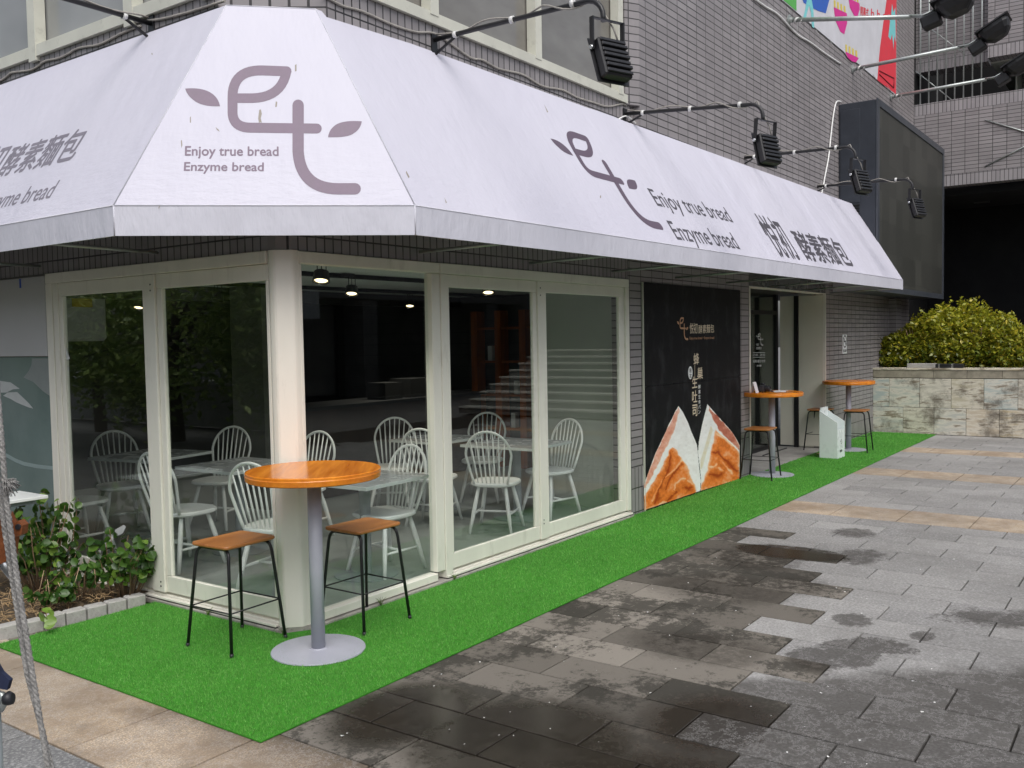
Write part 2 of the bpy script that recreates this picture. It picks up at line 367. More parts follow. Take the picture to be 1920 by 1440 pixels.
M_joint = plain('joint_dirt', (.03, .027, .022), .95, .4, 20)
M_ground = plain('plaza_ground', (.17, .165, .16), .9, .25, 1.5, dirt=((.1, .1, .09), .4))
b = NB('bed_soil'); n1 = b.noise(60, 6, .7, b.world()); n2 = b.noise(9, 5, .6, b.world()); c = b.mix(b.ramp(n1, .35, .65), (.05, .036, .024), (.22, .155, .09)); c = b.mix(b.ramp(n2, .5, .7, 0, .7), c, (.06, .055, .045)); b.bump(n1, 1., .02); M_soil = b.fin(c, .95)
b = NB('marble_block'); g = b.world(); a = b.n('Attribute'); a.attribute_name = 'tile'; sp = b.n('SeparateColor'); b.l(a.outputs['Color'], sp.inputs[0])
cmb = b.n('CombineXYZ'); s2 = b.n('SeparateXYZ'); b.l(g, s2.inputs[0]); b.l(b.math('ADD', s2.outputs[1], b.math('MULTIPLY', s2.outputs[2], b.math('SUBTRACT', b.math('MULTIPLY', sp.outputs[2], 3.), 1.2))), cmb.inputs[0]); b.l(b.math('MULTIPLY', s2.outputs[2], 5.), cmb.inputs[1]); b.l(b.math('MULTIPLY', sp.outputs[0], 9.), cmb.inputs[2])
v = b.noise(3.2, 6, .65, cmb.outputs[0]); st = b.noise(2.4, 6, .7, g)
c = b.mix(b.ramp(sp.outputs[1], .3, .7), (.54, .45, .30), (.44, .50, .48)); c = b.mix(b.ramp(sp.outputs[0], .7, .8, 0, .4), c, (.58, .52, .46)); c = b.mix(b.ramp(v, .40, .52, 0, .8), c, (.70, .66, .57)); c = b.mix(b.ramp(v, .54, .62, 0, .85), c, (.20, .155, .10)); c = b.mix(b.ramp(st, .50, .64, 0, .75), c, (.10, .08, .06))
b.bump(v, .2, .004); M_marble = b.fin(c, .5)
M_coping = plain('stained_coping', (.30, .27, .21), .6, .3, 5, dirt=((.09, .075, .055), .8), bump=.3)
M_marblejoint = plain('wall_joint', (.10, .09, .075), .9, .3, 10)
b = NB('led_panel'); g = b.world(); ck = b.n('TexVoronoi', distance='CHEBYCHEV'); ck.inputs['Scale'].default_value = 2.2; ck.inputs['Randomness'].default_value = .12; b.l(g, ck.inputs['Vector'])
n1 = b.noise(240, 2, .6, g, (1, 1, 1)); sc_ = b.n('SeparateColor'); b.l(ck.outputs['Color'], sc_.inputs[0])
c = b.mix(sc_.outputs[0], (.026, .027, .023), (.054, .055, .048)); c = b.mix(b.ramp(n1, .4, .7, 0, .5), c, (.066, .067, .060)); M_led = b.fin(c, .55)
b = NB('rope_fibre'); g = b.co(); n1 = b.noise(150, 4, .7, g); n2 = b.noise(18, 4, .6, g); c = b.mix(b.ramp(n1, .3, .7), (.16, .155, .15), (.46, .45, .43)); c = b.mix(b.ramp(n2, .45, .7, 0, .5), c, (.14, .135, .13)); b.bump(n1, .8, .004); M_rope = b.fin(c, .95)
b = NB('crust'); n1 = b.noise(3.4, 5, .6, b.co(), (1, 1, 1.25)); n2 = b.noise(30, 5, .7, b.co()); c = b.mix(b.ramp(n1, .32, .66), (.36, .055, .008), (.86, .24, .045)); c = b.mix(b.ramp(n2, .52, .72, 0, .6), c, (.90, .42, .16)); c = b.mix(b.ramp(n1, .58, .70, 0, .85), c, (.93, .60, .34)); M_crust = b.fin(c, .45)
b = NB('crumb'); n1 = b.noise(14, 6, .7, b.co(), (1.6, 1, .7)); c = b.mix(b.ramp(n1, .35, .68), (.76, .76, .79), (.95, .95, .94)); M_crumb = b.fin(c, .5)
M_pink = plain('pink_crust', (.68, .24, .13), .5, .25, 8, dirt=((.80, .5, .38), .6)); M_pinkd = plain('dark_pink_crust', (.40, .10, .06), .5, .25, 9, dirt=((.7, .4, .3), .6)); M_rim = plain('crust_rim', (.85, .72, .55), .5, .1, 12)
M_ply = plain('poster_black', (.014, .014, .017), .32, .2, 2)
b = NB('poster_smoke'); n1 = b.noise(5, 6, .65, b.co(), (1, 1, .6)); c = b.mix(b.ramp(n1, .5, .85, 0, .7), (.008, .008, .010), (.06, .06, .066)); M_poster = b.fin(c, .6, 0, .15)

# ------------------------------------------------------------------ lettering
def glyph_mesh(body, bold=0.):
    cu = bpy.data.curves.new('lettering', 'FONT'); cu.body = body; cu.offset = bold; cu.resolution_u = 4
    o = bpy.data.objects.new('lettering', cu); C.objects.link(o); bpy.context.view_layer.update()
    me = bpy.data.meshes.new_from_object(o.evaluated_get(bpy.context.evaluated_depsgraph_get()))
    bpy.data.objects.remove(o); bpy.data.curves.remove(cu)
    return [v.co.copy() for v in me.vertices], [tuple(p.vertices) for p in me.polygons], me
def letters(body, O, U, V, m, parent, name='lettering', bold=0., cap=None, n=None, th=.0015):
    """text whose box runs from O along U (full width) and V (cap height, or full glyph height when cap is None)"""
    cjk = any(ord(ch) > 0x2e80 for ch in body); vs, fs, me = glyph_mesh(body, 0.)
    x0 = min(v.x for v in vs); x1 = max(v.x for v in vs); y0 = min(v.y for v in vs); y1 = max(v.y for v in vs)
    if cap: y0, y1 = 0., cap
    O, U, V = Vector(O), Vector(U), Vector(V)
    mb = MB(); nn = U.cross(V).normalized(); nn = nn if nn.dot(CAM-O) > 0 or name == 'door_decal' else -nn; sh_ = bold*(.9 if cjk else .75)
    for k, (a_, b_) in enumerate(((0, 0), (1, 0), (-1, 0), (0, 1), (0, -1)) if bold else ((0, 0),)): mb.add([O+nn*(.00015*k)+U*((v.x+a_*sh_-x0)/(x1-x0))+V*((v.y+b_*sh_-y0)/(y1-y0)) for v in vs], fs)
    bpy.data.meshes.remove(me)
    return mb.build(name, m, parent)
CAP = .682
# the leafy e-t logo, outlines in sheet units (origin top left, y down)
def arc(p0, p1, p2, n=8):
    p0, p1, p2 = map(Vector, (p0, p1, p2)); return [p0*(1-t)**2+p1*2*t*(1-t)+p2*t*t for t in [i/n for i in range(n+1)]]
def path(*segs):
    out = []
    for s_ in segs: out += s_ if not out or (Vector(s_[0])-Vector(out[-1])).length > 1e-6 else s_[1:]
    return [Vector(p) for p in out]
leafL = path(arc((1042,498),(1130,490),(1180,518)), arc((1180,518),(1228,545),(1238,598)), arc((1238,598),(1130,602),(1085,560)), arc((1085,560),(1048,530),(1042,498)))
leafR = path(arc((1845,772),(1850,725),(1895,698)), arc((1895,698),(1940,675),(2035,682)), arc((2035,682),(2030,725),(1990,750)), arc((1990,750),(1960,775),(1845,772)))
bars = path([(1640,692),(1420,690)], arc((1420,690),(1340,690),(1340,580)), [(1340,580),(1343,525)], arc((1343,525),(1352,425),(1480,424)), [(1480,424),(1575,427)], arc((1575,427),(1535,525),(1420,525)), [(1420,525),(1343,525),(1340,580),(1420,579)], arc((1420,579),(1625,575),(1645,400)), arc((1645,400),(1645,374),(1625,374)), [(1625,374),(1470,368)], arc((1470,368),(1275,370),(1275,530)), [(1275,530),(1275,640)], arc((1275,640),(1280,745),(1400,746)), [(1400,746),(1645,748),(1645,692)])
def ribbon(mb, pts, wd, f, k):
    P = [Vector(p).to_2d() for p in pts]; L = []; Rr = []; T = []
    for i in range(len(P)):
        t = (P[min(i+1, len(P)-1)]-P[max(i-1, 0)]).normalized(); T.append(t); n_ = Vector((-t.y, t.x))*wd/2; L.append(P[i]+n_); Rr.append(P[i]-n_)
    mb.add([f(p, k) for p in L+Rr], [(i, i+1, len(P)+i+1, len(P)+i) for i in range(len(P)-1)])
    for p, t in ((P[0], -T[0]), (P[-1], T[-1])):
        n_ = Vector((-t.y, t.x)); mb.poly([f(p+(n_*math.cos(a)+t*math.sin(a))*wd/2, k) for a in [q*math.pi/8 for q in range(9)]])
def logo(f, m, parent, name='logo'):
    """f(sheet point, layer) gives the world point"""
    mb = MB()
    mb.poly([f(p, 0) for p in leafL]); mb.poly([f(p, 0) for p in leafR])
    ribbon(mb, path([(1310,552),(1420,552)], arc((1420,552),(1585,548),(1612,400),10)), 54, f, 0)
    ribbon(mb, path([(1612,401),(1480,396)], arc((1480,396),(1308,390),(1308,545),12), [(1308,545),(1308,630)], arc((1308,630),(1308,718),(1410,718),10), [(1410,718),(1782,723)]), 56, f, 1)
    ribbon(mb, path([(1677,592),(1677,850)], arc((1677,850),(1690,1060),(1900,1062),14), [(1900,1062),(1998,1062)]), 64, f, 2)
    return mb.build(name, m, parent)

# ================================================================== ground
ROW = .3133
rows_dark = {}
mb = MB()
def stripe_k(k): return k in (18, 19, 27, 28, 35, 36, -4, -3)
seq = [-2.52, -2.82, -2.52, -2.84, -2.53, -2.23, -2.51, -2.23, -2.53, -2.25, -1.92, -1.92]
for k in range(-9, 44):
    x0 = -.36+ROW*k; x1 = x0+ROW
    if x0 > 13.15: break
    if stripe_k(k):
        if k in (19, 28, 36, -3): continue
        x1 += ROW
    off = 0 if k % 2 else -.3066
    bd = seq[k-1] if 1 <= k <= 12 else (-2.82 if k < 1 else (-1.30 if k < 15 else 9))
    for j in range(-8, 14):
        ya = -1.285+off-.6132*j; yb = ya+.6132
        if stripe_k(k) and k > 0: ya += .1*k % .6; yb = ya+.6132
        yc = (ya+yb)/2
        if yb > (.9 if x0 < -1.0 else .45) and x0 > -.9: continue
        if yb > 1.5 or ya < -7.5: continue
        zone = 1. if stripe_k(k) else (0. if (yc > bd and k > -4) else (.5 if k > -4 else .42))
        mb.col = (rnd.random(), zone, rnd.random()); dz = rnd.uniform(-.0012, .0012); gp = .005
        mb.box(x0+gp, ya+gp, -.03, min(x1, 13.19)-gp, yb-gp, dz, bev=.0025)
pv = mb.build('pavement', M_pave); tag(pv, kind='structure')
o = B('joint_bed', M_joint, None, (-8, -9, -.05, 13.3, 3.0, -.018)); tag(o, kind='structure')
mb = MB(); mb.quad((-120, -120, -.055), (120, -120, -.055), (120, 120, -.055), (-120, 120, -.055)); tag(mb.build('plaza', M_ground), kind='structure')
mb = MB()
for i in range(110):
    x, y = rnd.uniform(-.9, 4.2), rnd.uniform(-3.4, -1.08); a = rnd.uniform(0, 6.28); L = rnd.uniform(.003, .009)*(1.6 if rnd.random() < .1 else 1)
    mb.add([(x+math.cos(a+k)*L*rnd.uniform(.5, 1), y+math.sin(a+k)*L*rnd.uniform(.5, 1), .003+.002*(k % 2)) for k in (0, 1.4, 2.9, 4.5)], [(0, 1, 2, 3)])
tag(mb.build('petal_litter', M_tape), 'tiny white scraps and petals scattered over the dark stones', 'litter', kind='stuff')
# planting bed
mb = MB(); nx, ny = 26, 40
for i in range(nx+1):
    for j in range(ny+1): mb.v.append((-1.25+i*1.24/nx, 1.46+j*4.5/ny, .03+.03*math.sin(i*1.9+j*.7)*math.sin(j*1.3+i*.4)+rnd.uniform(0, .018)))
for i in range(nx):
    for j in range(ny): a = i*(ny+1)+j; mb.f.append((a, a+ny+1, a+ny+2, a+1)); mb.sm.append(True); mb.a.append(None)
tag(mb.build('planting_bed', M_soil), kind='structure')
# dry litter on the bed
mb = MB()
for i in range(520):
    x, y = rnd.uniform(-1.15, -.12), 1.5+abs(rnd.gauss(0, .5)); a = rnd.uniform(0, 6.28); L = rnd.uniform(.03, .10); dz = rnd.uniform(-.01, .03)
    d = Vector((math.cos(a)*L, math.sin(a)*L, dz)); p = Vector((x, y, .065+rnd.uniform(0, .02))); mb.tube([p, p+d*.5+Vector((0, 0, .008)), p+d], rnd.uniform(.001, .0025), 4)
tag(mb.build('dry_litter', M_straw), 'dry straw and twigs scattered over the planting bed', 'litter', kind='stuff')

# ---- artificial turf
CX0, CX1, CY0, CY1 = -1.10, 13.16, -1.04, 1.335
tf = thing('artificial_turf', (0, 0, 0), 'bright green artificial turf carpet laid along the shop front', 'turf carpet')
outl = [(CX0, CY0), (CX1, CY0), (CX1, .0), (10.49, .0), (10.49, -.045), (7.36, -.045), (7.36, -.006), (4.25, -.006), (4.20, -.045), (.12, -.045), (-.045, .06), (-.045, 1.33), (CX0, CY1)]
mb = MB(); mb.prism([(x, y, .0035) for x, y in outl], (0, 0, .0065)); mb.build('turf_backing', M_turfbase, tf)
def in_turf(x, y):
    return (y < -.012) & ~((y > -.05) & (((x > -.045) & (x < 4.2)) | ((x > 7.36) & (x < 10.49)))) | ((x < -.05) & (y < CY1)) 
g_ = np.random.default_rng(3)
chunks = []
for x0, x1, y0, y1, den in ((CX0, .0, CY0, CY1, 24000), (0, 1.5, CY0, 0, 20000), (1.5, 3.2, CY0, 0, 14000), (3.2, 6, CY0, 0, 7000), (6, CX1, CY0, 0, 3500)):
    n = int((x1-x0)*(y1-y0)*den); chunks.append((g_.uniform(x0, x1, n), g_.uniform(y0, y1, n), np.full(n, math.sqrt(20000/den))))
bx = np.concatenate([c_[0] for c_ in chunks]); by = np.concatenate([c_[1] for c_ in chunks]); bs = np.concatenate([c_[2] for c_ in chunks])
ok = in_turf(bx, by); bx, by, bs = bx[ok], by[ok], bs[ok]; n = len(bx)
an = g_.uniform(0, 2*np.pi, n); ln = g_.uniform(.010, .017, n)*np.minimum(bs, 1.5)**.5; le = g_.uniform(0, .011, n); la = g_.uniform(0, 2*np.pi, n); wd = .0016*bs
dx, dy = np.cos(an)*wd, np.sin(an)*wd
V = np.empty((n, 3, 3)); V[:, 0] = np.stack([bx-dx, by-dy, np.full(n, .009)], 1); V[:, 1] = np.stack([bx+dx, by+dy, np.full(n, .009)], 1); V[:, 2] = np.stack([bx+np.cos(la)*le, by+np.sin(la)*le, .009+ln], 1)
ta = g_.uniform(0, 1, (n, 3)); pat = .5+.25*np.sin(bx*2.3+1.3*np.sin(by*3.1))*np.sin(by*2.9+bx*.8)+.18*np.sin(bx*7.1+2*np.sin(by*5))*np.sin(by*6.3); ta[:, 0] = np.clip(ta[:, 0]*.6+pat*.45, 0, 1)
rip = .007*np.clip(np.sin((bx-.35*by)*15), 0, 1)**2*np.exp(-((bx-3.7)/.7)**2)*np.clip(-by*2.5, 0, 1); V[:, :, 2] += rip[:, None]
o = np_mesh('turf_pile', V.reshape(-1, 3), np.arange(3*n).reshape(n, 3), M_turf, tf, ta)
tag(o, kind='stuff')

# ---- kerb stones round the bed
k0, k1 = Vector((-.10, 1.385, 0)), Vector((-1.16, 1.475, 0)); NK = 8
for i in range(NK):
    a = k0.lerp(k1, i/NK); bq = k0.lerp(k1, (i+1)/NK); c_ = (a+bq)/2; L = (bq-a).length/2-.004
    mb = MB(); mb.box(-L, -.04, -.02, L, .042, .075+rnd.uniform(-.008, .008), bev=.008)
    q = mb.build('kerb_stone', M_kerb); q.location = c_; q.rotation_euler = (rnd.uniform(-.03, .03), rnd.uniform(-.03, .03), math.atan2((bq-a).y, (bq-a).x)+rnd.uniform(-.03, .03))
    pos = ['nearest the shop window', 'second from the shop window', 'third from the shop window', 'fourth from the shop window', 'fourth from the outer end', 'third from the outer end', 'second from the outer end', 'at the outer end of the row'][i]
    tag(q, 'rough grey kerb stone edging the planting bed, '+pos, 'kerb stone', 'grey stones edging the planting bed')

# ================================================================== the café building
bd_ = thing('cafe_building', (0, 0, 0), 'dark grey tiled corner building with cream framed shop windows', 'building')
# --- ground floor right facade (y = 0)
B('soldier_course', M_sox, bd_, (.10, 0, 2.302, 4.25, .18, 2.538))
B('tile_wall', M_brx, bd_, (.40, .002, 2.54, 4.25, .18, 3.72), (4.24, 0, .47, 7.372, .18, 3.72), (7.372, 0, 2.62, 10.48, .18, 3.72), (10.48, 0, .47, 15.93, .18, 3.72))
B('soldier_course', M_sox, bd_, (4.24, -.003, 0, 7.372, .18, .468), (10.48, -.003, 0, 13.6, .18, .468))
B('soldier_course', M_sox, bd_, (.40, -.001, 3.722, 4.5, .18, 3.958))
# upper right wall stands 80 mm proud and ends in a splayed return
B('tile_wall', M_brx, bd_, (4.38, -.08, 3.722, 15.93, .25, 9.5))
mb = MB(); mb.prism([(4.235, 0, 3.96), (4.378, -.08, 3.96), (4.378, .2, 3.96), (4.235, .2, 3.96)], (0, 0, 5.5)); mb.build('splayed_return', M_brx, bd_)
B('tile_wall', M_brx, bd_, (.40, .03, 6.0, 4.235, .2, 9.5))
# left facade (x = 0)
B('soldier_course', M_soy, bd_, (0, .13, 2.302, .18, 9, 2.538), (-.001, .52, 3.722, .18, 9, 3.90))
B('tile_wall', M_bry, bd_, (.002, .52, 2.54, .18, 9, 3.72), (.03, .52, 6.0, .2, 9, 9.5), (0, 6.3, 0, .18, 9, 2.30))
mb = MB(); mb.prism([(0, .13, 2.302), (.0, .06, 2.302), (.06, 0, 2.302), (.10, 0, 2.302), (.14, .13, 2.302)], (0, 0, .62)); mb.build('corner_course', M_sox, bd_)
mb = MB(); mb.prism([(.003, .519, 2.925), (.399, .003, 2.925), (.399, .18, 2.925), (.18, .519, 2.925)], (0, 0, 7)); mb.build('corner_facet', M_sox, bd_)
# --- corner column, rounded, cream
mb = MB(); pr = [(-.0, .128), (-.012, .105), (-.0125, .085), (-.011, .070), (-.005, .058)]
pr += [(y, x) for x, y in pr[::-1]]; pr += [(.105, .128)]
mb.prism([(x, y, .035) for x, y in pr], (0, 0, 2.265)); cc = mb.build('corner_column', M_cream, bd_)
mb = MB(); mb.prism([(x*1.12-.004, y*1.12-.004, -.01) for x, y in pr], (0, 0, .043)); mb.build('column_footing', M_stucco, bd_)
# --- windows, right facade. frames stand 12 mm proud of the wall line
def W(x0, z0, x1, z1, y0=-.012, y1=.06): return (x0, y0, z0, x1, y1, z1)
f1 = B('window_frame', M_cream, bd_, W(.107, .03, .135, 2.222), W(.107, 2.224, 1.42, 2.298, -.014), W(1.33, .09, 1.42, 2.222, -.010), W(.137, .03, 1.33, .085, -.016), bev=.004)
B('glass_pane', M_glass, f1, (.136, .026, .084, 1.331, .032, 2.223))
f2 = B('window_frame', M_cream, bd_, W(1.422, .03, 1.50, 2.222, -.018), W(1.422, 2.224, 4.235, 2.30, -.018), W(4.165, .075, 4.235, 2.222, -.018), bev=.004)
f3 = B('sliding_window', M_cream, bd_, W(1.502, .078, 2.665, .19, .0, .03), W(1.502, 2.13, 2.665, 2.221, .0, .03), W(1.502, .192, 1.535, 2.128, .0, .03), W(2.61, .192, 2.665, 2.128, .0, .03), bev=.003)
B('glass_pane', M_glass, f3, (1.534, .012, .189, 2.611, .018, 2.131))
f4 = B('sliding_window', M_cream, bd_, W(2.668, .075, 2.79, 2.22, -.014, .03), W(2.792, .078, 4.11, .19, -.002, .03), W(2.792, 2.13, 4.11, 2.221, -.002, .03), W(4.06, .192, 4.11, 2.128, -.002, .03), bev=.003)
B('glass_pane', M_glass, f4, (2.789, .012, .189, 4.061, .018, 2.131))
B('window_latch', M_black, f4, (2.70, -.017, .20, 2.708, -.013, .21), (2.70, -.017, .23, 2.708, -.013, .24), (2.70, -.017, 2.10, 2.708, -.013, 2.11), (2.70, -.017, 2.16, 2.708, -.013, 2.17))
B('inner_jamb', M_cream, f4, (4.112, .002, .075, 4.163, .04, 2.22))
st = B('sill_track', M_cream, bd_, (1.425, -.028, .030, 4.25, -.0, .046), (1.425, .004, .030, 4.25, .028, .058), (1.425, .032, .03, 4.25, .06, .072), bev=.003)
B('track_gap', M_gasket, st, (1.425, -.026, .024, 4.25, .06, .0295))
B('stained_plinth', M_stucco, bd_, (.11, -.040, -.01, 4.25, .16, .0235), bev=.004)
B('cream_jamb_strip', M_sill, bd_, (4.236, -.006, .03, 4.252, .03, 2.30))
# --- windows, left facade
def WL(y0, z0, y1, z1, x0=-.012, x1=.06): return (x0, y0, z0, x1, y1, z1)
g1 = B('window_frame', M_cream, bd_, WL(.132, 2.224, 2.645, 2.30, -.018), WL(2.56, .03, 2.645, 2.222, -.018), WL(2.49, .075, 2.555, 2.222, -.010), bev=.004)
g2 = B('sliding_window', M_cream, bd_, WL(.135, .078, 1.262, .19, .0, .03), WL(.135, 2.125, 1.262, 2.221, .0, .03), WL(.135, .192, .16, 2.123, .0, .03), WL(1.205, .192, 1.262, 2.123, .0, .03), bev=.003)
B('glass_pane', M_glass, g2, (.012, .159, .189, .018, 1.206, 2.126))
g3 = B('sliding_window', M_cream, bd_, WL(1.265, .075, 1.40, 2.22, -.016, .03), WL(1.402, .078, 2.488, .19, -.002, .03), WL(1.402, 2.125, 2.488, 2.221, -.002, .03), WL(2.44, .192, 2.488, 2.123, -.002, .03), bev=.003)
B('glass_pane', M_glass, g3, (.012, 1.399, .189, .018, 2.441, 2.126))
B('window_latch', M_black, g3, (-.019, 1.30, .11, -.0155, 1.31, .12), (-.019, 1.30, .14, -.0155, 1.31, .15), (-.019, 1.30, 2.15, -.0155, 1.31, 2.16), (-.019, 1.30, 2.11, -.0155, 1.31, 2.12))
st = B('sill_track', M_cream, bd_, (-.030, .13, .030, -.002, 2.65, .046), (.002, .13, .030, .028, 2.65, .058), (.032, .13, .03, .06, 2.65, .072), bev=.003)
B('track_gap', M_gasket, st, (-.028, .13, .024, .06, 2.65, .0295))
B('stained_plinth', M_stucco, bd_, (-.042, .11, -.01, .16, 6.3, .0235), bev=.004)
M_resid = flat('sticker_residue', (.62, .64, .63))
def gpx(x, y): return at(x, y, 'x', .0105)
for pts in ([(216,993),(232,984),(236,988),(230,1000),(222,1004),(214,1004)], [(200,1010),(212,1003),(214,1008),(204,1022),(198,1026),(196,1020)], [(184,1032),(190,1030),(188,1038)], [(176,1034),(180,1033),(179,1042)], [(119,640),(123,650),(128,664),(131,672),(126,676),(121,662)], [(126,684),(129,690),(128,698)], [(123,708),(125,712),(124,716)]):
    mb = MB(); mb.poly([gpx(*p) for p in pts]); mb.build('sticker_residue', M_resid, g3)
# white board and frosted glass left of the windows
B('white_board', M_board, bd_, (-.020, 2.652, 1.68, .02, 6.3, 2.285), bev=.003)
B('blue_tape', flat('blue_tape', (.04, .10, .5)), bd_, (-.022, 2.99, 2.21, -.0203, 3.015, 2.28))
fg = B('frosted_window', M_frost, bd_, (.0, 2.652, .03, .02, 6.3, 1.676))
# pale mural shapes printed on the frosted glass
def fpx(x, y, k=0): return at(x, y, 'x', -.0015-.0004*k)
mb = MB(); mb.poly([fpx(x, y) for x, y in ((60,672),(95,672),(97,745),(80,733),(62,716),(44,708),(54,695),(59,684))]); mb.build('mural_shape', flat('mural_grey', (.24, .27, .265)), fg)
mb = MB(); mb.poly([fpx(x, y) for x, y in ((0,714),(6,715),(20,717),(37,729),(24,730),(12,736),(0,736))]); mb.poly([fpx(x, y, 1) for x, y in ((14,736),(32,735),(48,750),(55,757),(62,766),(54,764),(44,760),(30,754),(20,748),(6,742))]); mb.build('mural_shape', flat('mural_white', (.5, .53, .53)), fg)
mb = MB(); P_ = [(8,848),(30,860),(45,866),(70,871),(99,874)]
mb.add([fpx(x, y) for x, y in P_]+[fpx(x, y+7) for x, y in P_], [(i, i+1, len(P_)+i+1, len(P_)+i) for i in range(4)]); mb.build('mural_shape', flat('mural_pale', (.26, .34, .34)), fg)
# --- upper windows
def upper(par, ax, spans, z0, sill, glass, ends):
    fr = MB()
    for a, b_ in ((ends[0], ends[1]),):
        if ax == 'x': fr.box(a, -.03, sill, b_, .05, z0)
        else: fr.box(-.03, a, sill, .05, b_, z0)
    for m_ in spans:
        if ax == 'x': fr.box(m_-.045, -.035, z0-.02, m_+.045, .05, 6.0)
        else: fr.box(-.035, m_-.05, sill-.03, .05, m_+.05, 6.0)
    o = fr.build('upper_window', M_cream2, par)
    if ax == 'x': B('glass_pane', glass, o, (ends[0], .06, z0-.02, ends[1], .07, 6.0))
    else: B('glass_pane', glass, o, (.06, ends[0], z0-.02, .07, ends[1], 6.0))
    return o
M_cream2 = plain('weathered_cream', (.60, .60, .52), .5, .08, 3, dirt=((.25, .24, .2), .5))
upper(bd_, 'x', (.46, 1.40, 2.71, 4.10), 4.04, 3.962, M_upglass, (.42, 4.232))
upper(bd_, 'y', (.60, 1.42, 2.66, 3.9, 5.1), 3.985, 3.903, M_upglass2, (.54, 9))
# --- entrance recess
dz = bd_
B('entrance_fascia', plain('polished_fascia', (.10, .105, .105), .25, .5, 3), bd_, (7.374, .002, 2.355, 10.478, .12, 2.62))
B('fascia_trim', M_cream, bd_, (7.374, -.004, 2.338, 10.478, .12, 2.352))
B('door_trim', M_cream, bd_, (7.374, -.008, .0, 7.40, .03, 2.336), (10.455, -.008, .0, 10.478, .03, 2.336))
B('entrance_reveal', M_cream2, bd_, (10.48, .182, 0, 10.60, .42, 2.36))
B('entrance_panel', plain('cream_panel', (.72, .70, .60), .6, .05, 1.5), bd_, (10.455, .032, .03, 10.478, .40, 2.33), (10.455, .47, .03, 10.478, .69, 2.33))
B('entrance_post', M_black, bd_, (10.43, .402, .0, 10.478, .468, 2.33))
B('entrance_floor', M_concrete, bd_, (7.374, -.043, -.02, 10.478, 3.0, .004))
B('entrance_soffit', M_dark, bd_, (7.374, .122, 2.36, 13, 3.1, 2.40))
B('entrance_cable', M_black, bd_, (9.2, .50, .004, 10.2, .515, .018))
gd = B('glass_door', M_black, bd_, (7.40, .72, .004, 7.46, .78, 2.355), (8.9, .72, .004, 8.96, .78, 2.355), (10.38, .72, .004, 10.452, .78, 2.355), (7.46, .72, 2.05, 10.38, .78, 2.11), (7.46, .72, .004, 10.38, .78, .06))
B('glass_pane', M_glass, gd, (7.46, .745, .06, 8.9, .753, 2.05), (8.96, .745, .06, 10.38, .753, 2.05), (7.46, .745, 2.11, 10.38, .753, 2.355))
# --- interior
B('interior_floor', M_intfloor, bd_, (.165, .165, -.02, 7.2, 7.5, .03))
B('interior_ceiling', M_ceil, bd_, (.19, .19, 2.345, 7.2, 7.5, 2.42))
B('interior_wall', M_dark, bd_, (6.6, 1.05, .03, 6.7, 7.5, 2.62), (.19, 6.4, .03, 6.6, 6.5, 2.62), (7.30, .18, .0, 7.372, 3.0, 2.62), (7.374, 3.0, 0, 13, 3.1, 2.6), (10.49, .80, 0, 10.56, 2.99, 2.355))
B('partition_wall', M_intwall, bd_, (4.36, .185, .03, 4.46, 1.02, 2.62))
B('interior_pillar', plain('grey_pillar', (.13, .135, .12), .7, .08, 2), bd_, (2.55, 3.3, .03, 3.05, 3.8, 2.62))
B('track_rail', M_blackmat, bd_, (.25, .50, 2.305, 4.3, .54, 2.342), (.25, 1.62, 2.305, 6.5, 1.66, 2.342), (.25, 3.1, 2.305, 6.5, 3.14, 2.342))
B('ceiling_beam', M_dark, bd_, (.20, 3.9, 2.20, 6.55, 4.1, 2.343))
B('wall_cladding', plain('slate_boards', (.05, .05, .048), .5, .4, 3), bd_, *[(6.575, 1.1, .9+.16*i, 6.598, 6.4, .9+.16*i+.15) for i in range(10)])

# ================================================================== awning
aw = thing('corner_awning', (0, 0, 2.3), 'long white fabric awning wrapping the shop corner with printed logo and lettering', 'awning')
def sub(p): return tuple(Vector(p))
TL0, TL1 = Vector((0, 9.0, 3.79)), Vector((0, .442, 3.803)); TR0, TR1 = Vector((.316, 0, 3.771)), at(1600, 383, 'x', 10.84)
CL0, CL1 = Vector((-.80, 9.0, 2.50)), Vector((-.80, .423, 2.511)); CR0, CR1 = Vector((.308, -.768, 2.513)), at(1693, 525, 'x', 10.84)
_fp = CL1; _fn = (CR0-CL1).cross((TL1+TR0)/2-CL1).normalized(); TL1 = atp(424, 10, _fp, _fn); TR0 = atp(592, 17, _fp, _fn)
TR1 = atp(1600, 383, CR0, (CR1-CR0).cross(TR0-CR0).normalized()); TL0 = CL0+(TL1-CL1)
dv = Vector((0, 0, -.155)); BL0, BL1, BR0, BR1 = CL0+dv, CL1+Vector((0, 0, -.164)), CR0+Vector((0, 0, -.166)), at(1693, 543, 'x', 10.84)
def sheet(name, m, par, A, Bq, Cq, D, th, nu=24, nv=6):
    """quad A-B (top) C-D (bottom) as a grid with thickness th inwards"""
    A, Bq, Cq, D = map(Vector, (A, Bq, Cq, D)); n = (Bq-A).cross(D-A).normalized()
    mb = MB()
    for i in range(nu+1):
        for j in range(nv+1): mb.v.append(A.lerp(Bq, i/nu).lerp(D.lerp(Cq, i/nu), j/nv))
    for i in range(nu):
        for j in range(nv):
            a = i*(nv+1)+j; mb.f.append((a, a+1, a+nv+2, a+nv+1)); mb.sm.append(False); mb.a.append(None)
    o = mb.build(name, m, par); md = o.modifiers.new('cloth_thickness', 'SOLIDIFY'); md.thickness = th; md.offset = 0
    return o
aw_loc = Vector((0, 0, 2.3)); 
def rel(o): o.location = Vector(o.location)-aw_loc; return o
